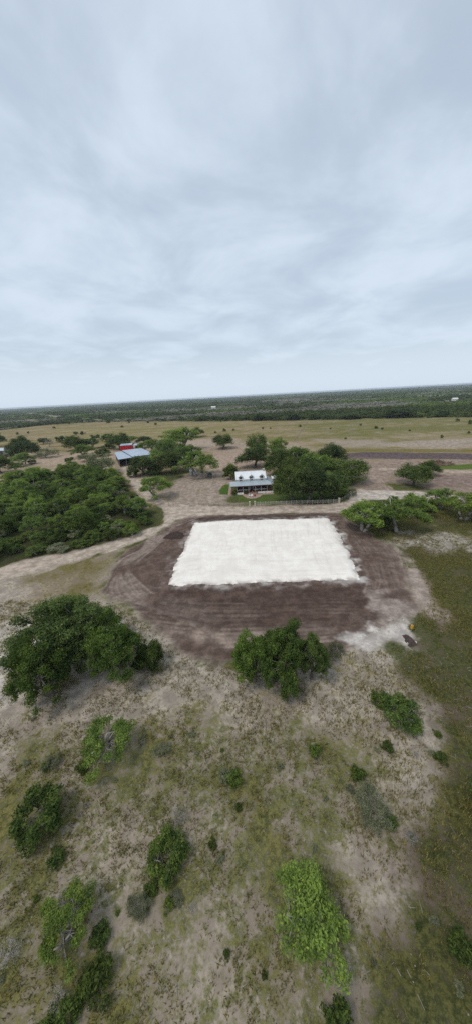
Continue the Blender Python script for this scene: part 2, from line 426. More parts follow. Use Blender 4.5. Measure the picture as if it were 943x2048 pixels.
PADT = []
for k in range(10):      # passes of the roller and the trucks over the white fill
    x = 420 + k * 24 + r2.uniform(-8, 8); c_ = curve([(x, 1044), (x - 4 + (k - 5) * 2, 1078), (x + (k - 5) * 6, 1118 + r2.uniform(-10, 20))], 8)
    PADT.append(offset(c_, .9)); PADT.append(offset(c_, -.9))
for k in range(7):
    c_ = curve([(352 + k * 3, 1160 - k * 14), (430, 1142 - k * 9 + r2.uniform(-4, 4)), (540, 1150 - k * 10), (690, 1146 - k * 11)], 8); PADT.append(offset(c_, .8)); PADT.append(offset(c_, -.8))
def track_depth(P):
    d = np.zeros(len(P))
    lo, hi = P.min(0), P.max(0)
    for ti, ln in enumerate(TRACKS):
        wt = .25 + .75 * ((ti * 7919) % 97) / 97.
        a, b = ln.min(0) - 1, ln.max(0) + 1
        m = (P[:, 0] > a[0]) & (P[:, 0] < b[0]) & (P[:, 1] > a[1]) & (P[:, 1] < b[1])
        if m.any(): d[m] = np.maximum(d[m], wt * sstep(.36, .06, dline(P[m], ln) + wig(P[m], .07, .6, 5)))
    return d

Z = []   # zones: polygon, soil colour, vegetation colour, vegetation amount, edge softness, raggedness, raggedness size
def zone(px, soil=None, vegc=None, veg=None, soft=2., amp=3., sc=6., P=None):
    Z.append((pts(px) if P is None else P, soil, vegc, veg, soft, amp, sc))
# pasture and fields, far to near
zone([(-400, 872), (-60, 866), (20, 858), (90, 850), (160, 845), (230, 843), (310, 842.5), (470, 842), (630, 840), (800, 836), (943, 834.5), (1300, 828), (1500, 900), (1000, 930), (480, 935), (-100, 960), (-600, 990)],
     (.315, .245, .165), (.170, .165, .075), .52, 5, 6, 30)
zone([(600, 838), (800, 832), (1200, 825), (1200, 876), (900, 874), (760, 880), (560, 866)], (.29, .238, .165), (.145, .155, .066), .60, 34, 45, 70)
zone([(80, 858), (300, 846), (480, 846), (470, 868), (300, 872), (120, 884)], (.32, .262, .172), (.185, .18, .08), .54, 25, 30, 45)
zone([(630, 878), (780, 880), (940, 876), (1100, 880), (1100, 898), (800, 897), (640, 896)], (.335, .280, .230), (.16, .165, .08), .36, 12, 22, 26)
zone([(260, 880), (430, 878), (600, 886), (600, 905), (420, 905), (270, 900)], (.36, .290, .23), (.17, .16, .08), .32, 8, 16, 18)
zone([(688, 897), (800, 898), (1100, 899), (1100, 905), (690, 904)], (.26, .19, .125), (.17, .16, .06), .62, .8, 2, 8)
zone([], (.125, .098, .100), (.12, .10, .06), .06, 1., 2.5, 8, P=STRIP)
zone([(690, 918), (943, 921), (1100, 924), (1100, 990), (943, 990), (700, 982)], (.285, .220, .180), (.125, .132, .055), .36, 5, 8, 12)
zone([(858, 929), (943, 928), (1100, 930), (1100, 937), (943, 937), (850, 937)], (.25, .21, .15), (.10, .15, .04), .92, 1., 2, 6)
zone([(790, 956), (880, 950), (960, 954), (960, 972), (860, 976)], (.235, .175, .15), (.11, .12, .05), .30, 3, 4, 8)
zone([(780, 968), (860, 972), (876, 984), (790, 984)], (.2, .17, .12), (.085, .105, .04), .72, 2, 3, 6)
zone([], (.41, .335, .265), (.15, .15, .07), .10, .6, 1.2, 5, P=TRACK_E)
zone([(-200, 940), (60, 905), (240, 900), (300, 940), (320, 1010), (240, 1060), (-200, 1150)], (.36, .285, .215), (.16, .155, .075), .36, 4, 8, 12)
zone([(420, 900), (520, 900), (560, 960), (440, 968), (420, 940)], (.355, .275, .215), (.19, .165, .07), .32, 3, 6, 8)
zone([(318, 1012), (340, 968), (380, 944), (440, 945), (458, 962), (456, 1000), (500, 1006), (440, 1014)], (.325, .262, .215), (.14, .145, .07), .34, 3, 4, 6)
# thicket floor
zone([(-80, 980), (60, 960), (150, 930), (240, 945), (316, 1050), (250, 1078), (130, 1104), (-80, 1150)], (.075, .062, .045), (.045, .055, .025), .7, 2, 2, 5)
# lawn and ground under the oaks
zone([(462, 990), (548, 985), (560, 930), (700, 920), (712, 960), (690, 1004), (510, 1009)], (.17, .145, .10), (.075, .115, .035), .74, 1.6, 3, 5)
zone([(437, 988), (449, 969), (461, 969), (459, 990)], (.15, .14, .07), (.065, .125, .030), 1.0, .8, 1.0, 3)
zone([(320, 1008), (440, 1012), (498, 1010), (690, 1006), (690, 1013), (480, 1019), (330, 1020)], (.34, .275, .225), (.14, .145, .065), .42, .8, 2, 4)
# eastern weed field
zone([(690, 1008), (760, 1000), (943, 1004), (1300, 1010), (1500, 1400), (1500, 2300), (640, 2300), (640, 1420), (700, 1300), (780, 1290), (812, 1262), (828, 1200), (822, 1140), (790, 1090), (740, 1062), (696, 1044)],
     (.150, .116, .092), (.066, .074, .032), .66, 3.5, 8, 8)
zone([(800, 1062), (860, 1060), (930, 1070), (990, 1078), (990, 1102), (920, 1104), (850, 1100), (812, 1088)], (.36, .33, .295), (.12, .12, .06), .46, 2.5, 6, 3)
zone([(815, 1120), (836, 1140), (862, 1196), (898, 1238), (880, 1252), (840, 1236), (816, 1216)], (.33, .275, .235), (.13, .12, .06), .16, 1.2, 2, 3)
# western field and the ground below the drone
zone([(-300, 1160), (0, 1150), (160, 1120), (238, 1098), (216, 1180), (232, 1204), (290, 1236), (340, 1290), (470, 1320), (640, 1300), (720, 1290), (800, 1296), (860, 1500), (700, 2300), (-900, 2300), (-600, 1300)],
     (.36, .315, .265), (.150, .148, .078), .36, 1.6, 3, 5)
zone([(70, 1150), (160, 1122), (236, 1104), (222, 1150), (214, 1184), (150, 1198), (80, 1196)], (.28, .225, .165), (.130, .122, .056), .52, 4, 6, 6)
zone([(-100, 1300), (60, 1230), (110, 1260), (20, 1420), (-200, 1500)], (.46, .42, .37), (.16, .15, .08), .20, 1.5, 3, 4)
zone([(40, 1500), (240, 1440), (620, 1420), (760, 1500), (700, 1800), (820, 2300), (-300, 2300), (-100, 1700)], (.34, .29, .235), (.120, .130, .060), .58, 3, 5, 5)
# roads, earthworks
zone([], (.435, .365, .300), (.15, .15, .07), .08, .8, 1.6, 4, P=ROAD_W)
zone([(700, 985), (760, 981), (860, 986), (860, 998), (740, 1000), (704, 1004)], (.46, .41, .36), None, .03, .8, 1.5, 4)
zone([], (.132, .094, .079), (.10, .10, .05), .03, .7, 1.5, 4, P=APRON)
zone([(380, 1036), (560, 1029), (650, 1030), (650, 1036), (540, 1038), (385, 1044)], (.095, .070, .060), None, None, .4, 1, 4)
zone([(330, 1178), (560, 1170), (724, 1166), (756, 1204), (750, 1236), (640, 1254), (450, 1256), (350, 1244), (290, 1216)], (.098, .068, .057), None, None, .8, 1.5, 5)
zone([(330, 1262), (420, 1258), (520, 1266), (520, 1290), (400, 1290)], (.27, .215, .18), None, None, 1.5, 2, 3)
zone([(726, 1180), (756, 1190), (792, 1196), (820, 1216), (800, 1238), (764, 1248), (748, 1226)], (.29, .240, .215), None, .04, 1.2, 2.4, 2)
zone([(664, 1274), (720, 1262), (770, 1246), (814, 1244), (822, 1270), (820, 1292), (700, 1298)], (.50, .465, .43), (.16, .15, .08), .12, .8, 2.2, 2)
SENDERO = [pts([(44, 825.5), (70, 828.5), (100, 831.5), (124, 835)]), pts([(-40, 830.5), (10, 833), (50, 838), (75, 843)]), pts([(140, 835.5), (175, 838), (215, 841.5)])]
for ln_, w_ in zip(SENDERO, (13, 6, 8)):      # cleared lanes through the far brush
    zone([], (.40, .34, .27), (.16, .16, .08), .15, 3, 3, 20, P=np.vstack([offset(ln_, w_), offset(ln_, -w_)[::-1]]))
BAND = pts([(330, 1176), (560, 1168), (680, 1030), (760, 1070), (815, 1140), (822, 1215), (750, 1240), (640, 1262), (450, 1262), (350, 1246), (280, 1216)])
def splat(P):
    n = len(P)
    soil = np.tile(np.array([.20, .185, .13]), (n, 1)); vegc = np.tile(np.array([.075, .088, .042]), (n, 1)); veg = np.full(n, .78)
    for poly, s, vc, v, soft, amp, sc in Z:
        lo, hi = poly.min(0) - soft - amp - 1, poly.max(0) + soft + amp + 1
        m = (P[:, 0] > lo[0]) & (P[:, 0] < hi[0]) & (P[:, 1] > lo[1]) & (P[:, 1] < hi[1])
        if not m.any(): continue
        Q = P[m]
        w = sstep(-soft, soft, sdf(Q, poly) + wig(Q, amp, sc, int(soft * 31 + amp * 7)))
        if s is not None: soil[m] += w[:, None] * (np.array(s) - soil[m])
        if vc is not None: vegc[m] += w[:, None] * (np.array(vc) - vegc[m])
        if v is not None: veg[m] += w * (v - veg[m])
    # dragged streaks along the passes of the grader on the near band
    bandw = sstep(-1, 1, sdf(P, APRON))
    st = fbm(P[:, 0] / 14 + wig(P, .6, 3, 9), P[:, 1] / .55, 41, 4)
    yy = sstep(at(470, 1160)[1], at(470, 1180)[1], P[:, 1])
    soil *= (1 + bandw * (.25 + .75 * yy) * (st - .5) * .40)[:, None]
    # pale dust spilled round the white pad
    dp = -sdf(P, PAD) + wig(P, 1.6, 2.2, 77)
    spill = sstep(2.2, .1, dp) * sstep(.35, .65, fbm(P[:, 0] / 1.7, P[:, 1] / 1.7, 78, 4))
    e = sstep(at(690, 1120)[0] - 3, at(690, 1120)[0] + 3, P[:, 0]); spill *= (.45 + .55 * e)
    soil += spill[:, None] * (np.array([.55, .53, .50]) - soil)
    # wheel tracks: pressed soil is smoother and paler
    near = (np.abs(P[:, 0]) < 120) & (P[:, 1] < 190) & (P[:, 1] > 10)
    tr = np.zeros(n)
    if near.any():
        brk = sstep(.28, .55, fbm(P[near][:, 0] / 5, P[near][:, 1] / 5, 55, 3))
        tr[near] = track_depth(P[near]) * brk
    tw = .42 - .26 * sstep(-1, 1.5, sdf(P, BAND))
    soil += (tr * tw)[:, None] * (np.array([.46, .39, .335]) - soil)
    veg *= 1 - .45 * tr
    return soil, vegc, np.clip(veg, 0, 1), tr
def earth_mesh(name, V, F):
    me = mesh_np(name, V, F, True)
    co = np.empty(len(me.vertices) * 3, np.float32); me.vertices.foreach_get('co', co)
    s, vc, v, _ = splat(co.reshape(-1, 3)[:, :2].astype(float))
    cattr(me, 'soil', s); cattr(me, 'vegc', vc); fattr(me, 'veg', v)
    return me
def axis(lo, hi, step, far_lo, far_hi, g=1.06):
    a = list(np.arange(lo, hi + .01, step))
    s = step; x = a[-1]
    while x < far_hi: s *= g; x += s; a.append(x)
    s = step; x = a[0]; b = []
    while x > far_lo: s *= g; x -= s; b.append(x)
    return np.array(b[::-1] + a)
def grid_faces(nx, ny):
    i = np.arange(nx * ny).reshape(ny, nx)
    return np.stack([i[:-1, :-1].ravel(), i[:-1, 1:].ravel(), i[1:, 1:].ravel(), i[1:, :-1].ravel()], 1)
ax, ay = axis(-110, 110, .7, -9000, 9000), axis(4, 170, .6, -9000, 9000)
gx, gy = np.meshgrid(ax, ay)
GP = np.stack([gx.ravel(), gy.ravel()], 1)
gme = earth_mesh('ground', np.column_stack([GP, zg(GP)]), grid_faces(len(ax), len(ay)))
tag(obj('ground', gme, M['earth']), kind='structure')

def sheet(name, poly, step, lift, amp, sc, seed, relief=None, mat='earth', thick=None):
    lo, hi = poly.min(0) - 2, poly.max(0) + 2
    xs, ys = np.arange(lo[0], hi[0], step), np.arange(lo[1], hi[1], step)
    X, Y = np.meshgrid(xs, ys); P = np.stack([X.ravel(), Y.ravel()], 1)
    d = sdf(P, poly) + wig(P, amp, sc, seed) + wig(P, amp * .35, sc * .22, seed + 3)
    F = grid_faces(len(xs), len(ys)); keep = (d[F] > 0).all(1); F = F[keep]
    used = np.unique(F); idx = np.full(len(P), -1); idx[used] = np.arange(len(used)); F = idx[F]; P = P[used]; d = d[used]
    z = zg(P) + lift
    if relief is not None: z = z + relief(P, d)
    V = np.column_stack([P, z])
    if mat == 'earth': me = earth_mesh(name, V, F)
    else:
        me = mesh_np(name, V, F, True)
        fattr(me, 'rim', np.clip(sstep(1.1, .0, d) * sstep(.35, .6, fbm(P[:, 0] / .9, P[:, 1] / .9, 91, 4)) * .8 + .16 * pad_marks(P), 0, .9))
    return tag(obj(name, me, M[mat]), kind='structure')
def apron_relief(P, d):
    tr = track_depth(P)
    return sstep(0, 1.2, d) * (.05 + (fbm(P[:, 0] / .5, P[:, 1] / .35, 12, 3) - .5) * .07 - tr * .05)
def pad_marks(P):
    m = np.zeros(len(P))
    for k, ln in enumerate(PADT): m = np.maximum(m, (.3 + .7 * ((k * 37) % 11) / 11) * sstep(.3, .05, dline(P, ln) + wig(P, .08, .7, 6)))
    return m * sstep(.38, .6, fbm(P[:, 0] / 3, P[:, 1] / 3, 58, 3))
def pad_relief(P, d):
    return sstep(-.1, 1.8, d) * .42 - .04 * pad_marks(P) + (fbm(P[:, 0] / .9, P[:, 1] / 5, 14, 3) - .5) * .06
sheet('dirt_road', ROAD_W, .35, .012, .6, 3, 21, lambda P, d: sstep(0, 1.5, d) * .02)
sheet('yard', YARD, .3, .006, .5, 3, 26)
sheet('bare_ground', BARE, .45, .008, .8, 4, 27)
sheet('bare_dirt', APRON, .17, .016, .7, 3, 22, apron_relief)
sheet('white_pad', PAD, .16, .06, .55, 2.2, 23, pad_relief, 'caliche')
sheet('graded_strip', STRIP, .6, .02, 1., 5, 24)
sheet('track', TRACK_E, .5, .015, .5, 4, 25)

# ------------------------------------------------------------------ trees
def leaves_np(C, R, n, size, up=.35, rs=None, flat=.75):
    """n leaf-sized quads in each ellipsoidal clump (centres C, radii R)"""
    rs = rs or rng
    k = len(C); tot = int(np.sum(n))
    ci = np.repeat(np.arange(k), n)
    d = rs.normal(size=(tot, 3)); d /= np.linalg.norm(d, axis=1)[:, None]
    rr = rs.random(tot) ** .45
    Rv = np.stack([R, R, R * flat], 1)
    c = C[ci] + d * rr[:, None] * Rv[ci]
    nrm = d * .8 + rs.normal(size=(tot, 3)) * .7; nrm[:, 2] += up; nrm /= np.linalg.norm(nrm, axis=1)[:, None]
    t = np.cross(nrm, rs.normal(size=(tot, 3))); t /= np.linalg.norm(t, axis=1)[:, None] + 1e-9
    b = np.cross(nrm, t)
    s = size * rs.uniform(.6, 1.35, tot)
    a, w = t * s[:, None], b * (s * rs.uniform(.4, .75, tot))[:, None]
    V = np.stack([c - a, c + w * .9 - a * .15, c + a, c - w * .9 + a * .15], 1).reshape(-1, 3)
    return V, np.arange(tot * 4).reshape(-1, 4)
def make_proto(seed, nclump, leaf_n, leaf_size, crown_z0=.28, dome=1.0, trunk_r=.035, ntr=1, clump_r=(.10, .19), up=.35, hollow=.35, skirt=0., lobes=1.):
    """unit tree: height 1, crown radius about .5 in x and y; returns (wood mesh, leaf mesh)"""
    rs = np.random.default_rng(seed)
    C, R = [], []
    ph = rs.uniform(0, 6.28, 6)
    while len(C) < nclump:
        th = rs.uniform(0, 2 * math.pi); u = rs.random()
        env = 1 + lobes * (.20 * math.sin(2 * th + ph[0]) + .17 * math.sin(3 * th + ph[1]) + .11 * math.sin(5 * th + ph[2]))
        rad = math.sqrt(rs.uniform(hollow ** 2, 1)) * .40 * env
        zt = 1 - .13 - (rad / .46) ** 2.2 * (.34 * dome) - min(1, rad / .25) * (.09 * math.sin(2 * th + ph[3]) + .08 * math.sin(4 * th + ph[4]) + .06)
        lo = crown_z0 + (.10 if skirt == 0 else 0) * (1 - rad / .45)
        z = lo + (zt - lo) * (rs.random() ** (.42 if u > .25 else 1.))
        r = rs.uniform(*clump_r) * (.85 + .3 * (1 - rad / .45))
        p = np.array([rad * math.cos(th), rad * math.sin(th), min(z, .99 - r * .6)])
        if C and min(np.linalg.norm(p - q) for q in C) < r * .42: 
            if rs.random() < .8: continue
        C.append(p); R.append(r)
    C, R = np.array(C), np.array(R)
    n = np.maximum(8, (leaf_n * (R / R.mean()) ** 2 / nclump)).astype(int)
    V, F = leaves_np(C, R, n, leaf_size, up, rs)
    # loose sprigs that break the outline
    m = int(leaf_n * .06); th = rs.uniform(0, 6.28, m); ii = rs.integers(0, len(C), m)
    d = rs.normal(size=(m, 3)); d /= np.linalg.norm(d, axis=1)[:, None]
    SC = C[ii] + d * R[ii][:, None] * rs.uniform(1.0, 1.28, m)[:, None]; SC[:, 2] = np.maximum(SC[:, 2], .04)
    V2, F2 = leaves_np(SC, np.full(m, .012), np.full(m, 1), leaf_size * .9, up, rs)
    leaf = mesh_np('leaves', np.vstack([V, V2]), np.vstack([F, F2 + len(V)]))
    wood = MB()
    for t in range(ntr):
        a0 = rs.uniform(0, 6.28); base = np.array([.03 * math.cos(a0), .03 * math.sin(a0), -.03]) * (ntr > 1) + np.array([0, 0, -.03])
        fork = np.array([rs.uniform(-.05, .05), rs.uniform(-.05, .05), crown_z0 * rs.uniform(.75, 1.0)]) + (np.array([.12 * math.cos(a0 + 0), .12 * math.sin(a0), 0]) if ntr > 1 else 0)
        midp = (base + fork) / 2 + rs.normal(size=3) * .012
        wood.tube(base, midp, trunk_r * 1.35, trunk_r * .95, 8); wood.tube(midp, fork, trunk_r * .95, trunk_r * .85, 8)
        nl = 5 if ntr == 1 else 3
        limbs = []
        for k in range(nl):
            a = a0 + 6.28 * k / nl + rs.uniform(-.4, .4)
            e = np.array([.22 * math.cos(a), .22 * math.sin(a), crown_z0 + rs.uniform(.18, .40)])
            if ntr > 1: e[:2] = fork[:2] * .8 + e[:2] * .75
            m1 = fork * .5 + e * .5 + np.array([0, 0, -.03]) + rs.normal(size=3) * .02
            wood.tube(fork, m1, trunk_r * .62, trunk_r * .48, 6); wood.tube(m1, e, trunk_r * .48, trunk_r * .34, 6)
            limbs += [m1, e]
        limbs = np.array(limbs)
        for p in (C if ntr == 1 else C[t::ntr]):
            q = limbs[np.argmin(np.linalg.norm(limbs - p, axis=1) + (limbs[:, 2] > p[2] + .05) * .3)]
            mm = (p + q) / 2 + rs.normal(size=3) * .02 - np.array([0, 0, .02])
            wood.tube(q, mm, trunk_r * .28, trunk_r * .2, 4); wood.tube(mm, p, trunk_r * .2, trunk_r * .06, 4)
    return wood.mesh('wood', True), leaf
PROTO = {}
def proto(key, mat, bark, variants, **kw):
    L = []
    for k in range(variants):
        w, l = make_proto(seed=hash(key) % 1000 if False else sum(map(ord, key)) * 7 + k * 101, **kw)
        w.materials.append(M[bark]); l.materials.append(M[mat]); L.append((w, l))
    PROTO[key] = L
proto('oak', 'oak', 'bark', 4, nclump=84, leaf_n=9000, leaf_size=.020)
proto('oakbig', 'oak', 'bark', 2, nclump=135, leaf_n=36000, leaf_size=.0105, clump_r=(.045, .105), crown_z0=.20, hollow=.15)
proto('lushbig', 'lush', 'bark', 3, nclump=105, leaf_n=26000, leaf_size=.0125, clump_r=(.045, .11), crown_z0=.15, hollow=.15)
proto('mesquite', 'mesquite', 'palebark', 4, nclump=58, leaf_n=7500, leaf_size=.018, clump_r=(.07, .14), ntr=2, dome=1.2, hollow=.2, crown_z0=.34, trunk_r=.03)
proto('airy', 'mesquite', 'palebark', 4, nclump=44, leaf_n=7500, leaf_size=.016, clump_r=(.055, .12), ntr=2, dome=1.2, hollow=.0, crown_z0=.40, trunk_r=.026, lobes=.6)
proto('bush', 'bush', 'palebark', 4, lobes=.65, nclump=46, leaf_n=5200, leaf_size=.026, clump_r=(.08, .16), crown_z0=.10, ntr=2, trunk_r=.02, skirt=1)
proto('olive', 'olive', 'palebark', 2, nclump=52, leaf_n=4600, leaf_size=.020, crown_z0=.12, ntr=2, trunk_r=.02, skirt=1, clump_r=(.08, .15))
proto('lush', 'lush', 'bark', 2, nclump=60, leaf_n=6500, leaf_size=.024, crown_z0=.14, skirt=1)
proto('shrub', 'bush', 'bark', 3, nclump=20, leaf_n=1400, leaf_size=.05, crown_z0=.06, trunk_r=.02, skirt=1, clump_r=(.14, .24))
proto('grey', 'greybrush', 'palebark', 2, nclump=60, leaf_n=1300, leaf_size=.014, crown_z0=.2, trunk_r=.025, clump_r=(.08, .15))

def plant(kind, x, yb, w, top, label, cat='tree', group=None, name=None, var=None, dz=0.):
    """base at photo spot (x, yb), crown w photo pixels wide, top at photo row top: real size found from its distance"""
    b = at(x, yb); ppm = FPX / proj(b)[2]
    W = w / ppm * (1.12 if kind in ('oak', 'mesquite') else 1.22 if kind == 'airy' else 1.0)
    lo, hi = .3, 30.
    for _ in range(30):
        mid = (lo + hi) / 2
        if proj((b[0], b[1] + W * .12, mid))[1] > top: lo = mid
        else: hi = mid
    return plant_at(kind, b[0], b[1], W, max(lo, .4), label, cat, group, name, var)
cnt = {}
def plant_at(kind, X, Y, W, h, label, cat='tree', group=None, name=None, var=None):
    k = cnt.get(kind, 0); cnt[kind] = k + 1
    wood, leaf = PROTO[kind][(k if var is None else var) % len(PROTO[kind])]
    nm = name or {'oak': 'oak_tree', 'oakbig': 'oak_tree', 'lushbig': 'leafy_tree', 'mesquite': 'mesquite_tree', 'airy': 'mesquite_tree', 'bush': 'bush', 'olive': 'grey_green_bush', 'lush': 'leafy_tree', 'shrub': 'shrub', 'grey': 'bare_tree'}[kind]
    r = empty(nm, (X, Y, float(zg((X, Y))[0]) - .03), rng.uniform(0, 6.28))
    r.scale = (W, W, h)
    tag(r, label, cat, group)
    obj('trunk', wood, None, r); obj('crown', leaf, None, r)
    return r

oaks = 'oaks around the white house'
plant('oak', 582, 1000, 64, 924, 'dark green oak nearest the porch, hiding the right end of the house', group=oaks)
plant('oak', 617, 1002, 80, 918, 'dark oak behind the rail fence, second from the house', group=oaks)
plant('oak', 641, 997, 58, 938, 'dark oak behind the rail fence, third from the house', group=oaks)
plant('oak', 668, 994, 62, 940, 'dark oak at the corner end of the rail fence', group=oaks)
plant('oak', 514, 918, 40, 863, 'tall oak behind the house, farthest left of the oak grove', group=oaks)
plant('oak', 510, 934, 62, 884, 'broad oak right behind the house chimney side', group=oaks)
plant('mesquite', 553, 920, 44, 868, 'rounded oak at the back of the grove behind the house', group=oaks, name='oak_tree')
plant('oak', 560, 950, 56, 888, 'oak standing just behind the right corner of the house', group=oaks)
plant('mesquite', 592, 948, 70, 885, 'lighter green oak in the middle of the grove', group=oaks, name='oak_tree')
plant('mesquite', 628, 962, 72, 896, 'lighter green tree at the heart of the oak grove', group=oaks, name='oak_tree')
plant('oak', 661, 930, 62, 882, 'domed oak at the back right of the grove', group=oaks)
plant('oak', 693, 964, 78, 912, 'spreading oak reaching out right over the driveway bend', group=oaks)
plant('mesquite', 650, 960, 60, 905, 'oak between the domed oak and the fence corner', group=oaks, name='oak_tree')
plant('oak', 580, 972, 60, 905, 'oak in the second row behind the fence oaks', group=oaks)

plant('oak', 446, 897, 42, 864, 'lone rounded oak on the sandy pasture left of the grove')
plant('lush', 462, 959, 36, 924, 'bright leafy tree at the left corner of the house')
mid = 'trees between the barn and the house'
plant('mesquite', 362, 900, 78, 848, 'broad domed tree topping the clump left of the lone oak', group=mid)
plant('oak', 392, 874, 34, 853, 'small dark tree behind the broad domed tree', group=mid)
plant('mesquite', 333, 918, 60, 872, 'tree in front of the broad domed tree, towards the barn', group=mid)
plant('mesquite', 300, 906, 50, 874, 'low spreading tree just right of the blue barn roof', group=mid)
plant('airy', 396, 953, 82, 894, 'wide tree shading the pale blue shed', group=mid)
plant('oak', 346, 944, 62, 898, 'dense tree left of the pale blue shed', group=mid)
plant('oak', 288, 950, 58, 906, 'dense tree in front of the right half of the barn', group=mid)
plant('mesquite', 318, 934, 46, 896, 'tree between the barn and the dense pair', group=mid)
plant('mesquite', 376, 930, 60, 884, 'tree between the broad domed tree and the wide tree over the shed', group=mid)
plant('oak', 352, 922, 56, 880, 'dark tree at the middle of the clump left of the lone oak', group=mid)
plant('bush', 268, 953, 30, 934, 'low bush right of the barn entrance track', 'bush', mid)
plant('bush', 310, 948, 34, 926, 'low bush between the two dense trees', 'bush', mid)
plant('airy', 315, 997, 68, 944, 'lone light green tree beside the dirt track near the thicket')
plant('oak', 240, 899, 44, 862, 'rounded tree behind the red building')
plant('olive', 206, 948, 62, 896, 'grey green tree with bare twigs at the top of the thicket', 'tree', name='grey_green_tree')
west = 'trees on the western pasture'
plant('oak', 153, 900, 44, 870, 'dark round tree left of the barn on open pasture', group=west)
plant('mesquite', 184, 897, 36, 873, 'small tree between the dark round tree and the barn', group=west)
plant('bush', 122, 884, 22, 869, 'low dark bush by the grey bare tree', 'bush', west)
plant('bush', 143, 882, 26, 868, 'low dark bush, second in the row from the bare tree', 'bush', west)
plant('bush', 192, 880, 22, 866, 'low dark bush at the back above the barn row', 'bush', west)
plant('bush', 215, 882, 26, 864, 'dark bush left of the rounded tree behind the red building', 'bush', west)
plant('oak', 44, 905, 44, 869, 'dark tree behind the wide umbrella-shaped tree at left', group=west)
plant('oak', 54, 915, 56, 877, 'wide umbrella-shaped tree by the left farm sheds', group=west)
plant('mesquite', 46, 931, 42, 901, 'green tree in front of the wide umbrella-shaped tree', group=west)
plant('mesquite', 36, 944, 26, 920, 'small pale green tree below the left farm sheds', group=west)
plant('olive', 98, 915, 40, 892, 'low grey green tree alone on the dry grass', group=west, name='grey_green_tree')
plant('grey', 100, 894, 26, 872, 'leafless grey tree on the dry pasture')
plant('oak', -2, 893, 28, 862, 'dark tree cut by the left edge above the sheds', group=west)
plant('oak', 2, 946, 44, 905, 'dark green tree at the left edge below the sheds', group=west)
plant('mesquite', 74, 960, 52, 929, 'green tree at the far corner of the thicket', group=west)
plant('mesquite', 36, 972, 56, 936, 'green tree at the left top of the thicket', group=west)
plant('bush', 65, 928, 18, 917, 'small dark bush right of the green tree by the sheds', 'bush', west)
plant('shrub', 128, 940, 12, 930, 'little grey bush on the sandy ground above the thicket', 'bush', west)
plant('shrub', 218, 897, 24, 884, 'scrubby bush left of the barn', 'bush', west)
plant('olive', 176, 922, 40, 900, 'pale bush left of the barn front', 'bush', west)

plant('mesquite', 172, 914, 44, 884, 'spreading tree left of the barn behind the pale bush', group=west)
plant('bush', 205, 912, 34, 890, 'dark bush between the barn and the spreading tree', 'bush', west)
plant('oak', 88, 888, 20, 874, 'small dark tree left of the leafless grey tree', group=west)
plant('bush', 140, 925, 20, 912, 'lone low bush on the sandy field left of the barn', 'bush', west)
plant('mesquite', 262, 888, 34, 868, 'tree behind the red building at its right', group=west)
plant('oak', 290, 886, 30, 870, 'dark tree behind the open metal shed', group=west)
east = 'trees on the eastern side'
plant('oak', 826, 971, 64, 922, 'lone dark oak on the bare ground below the brush pile', group=east)
plant('oak', 856, 950, 38, 918, 'smaller oak right behind the lone dark oak', group=east)
plant('airy', 722, 1062, 92, 993, 'twin-trunked tree beside the white pad corner', group=east)
plant('airy', 797, 1064, 96, 984, 'tall tree with pale trunk second right of the pad', group=east)
plant('airy', 826, 1034, 62, 980, 'leafy tree behind the tall pale-trunked tree', group=east)
plant('airy', 878, 1016, 56, 970, 'open-crowned tree by the driveway at the right', group=east)
plant('airy', 926, 1040, 78, 978, 'grey-green tree nearest the right edge', group=east)
plant('airy', 764, 1040, 50, 990, 'leafy tree between the twin-trunked tree and the tall tree', group=east)
plant('bush', 852, 1022, 40, 992, 'bush between the open-crowned tree and the leafy tree', 'bush', east)
plant('bush', 760, 1052, 50, 1012, 'brushy bush between the twin-trunked tree and the tall tree', 'bush', east)
plant('olive', 704, 991, 20, 972, 'greyish shrub over the end of the rail fence', 'bush', east)
plant('shrub', 686, 996, 14, 984, 'small shrub inside the fence corner', 'bush', east)
plant('mesquite', 972, 1022, 60, 975, 'tree half out of view past the right edge', group=east)

# foreground trees
fg = 'foreground trees below the drone'
plant('oakbig', 152, 1330, 205, 1171, 'large dark tree at the lower left, tallest of its clump', group=fg)
plant('lushbig', 232, 1352, 130, 1212, 'bright green tree on the right of the lower left clump', group=fg)
plant('lushbig', 104, 1392, 140, 1262, 'green tree in front of the large dark tree', group=fg)
plant('bush', 302, 1330, 70, 1264, 'low bush trailing right from the lower left clump', 'bush', fg)
plant('lushbig', 566, 1356, 130, 1230, 'bright green tree in the centre foreground, tallest of three', group=fg)
plant('lushbig', 508, 1362, 95, 1248, 'bright green tree left in the centre foreground clump', group=fg)
plant('oakbig', 622, 1356, 84, 1254, 'darker small tree right in the centre foreground clump', group=fg)
plant('olive', 668, 1312, 40, 1276, 'pale thin bush right of the centre foreground clump', 'bush', fg)
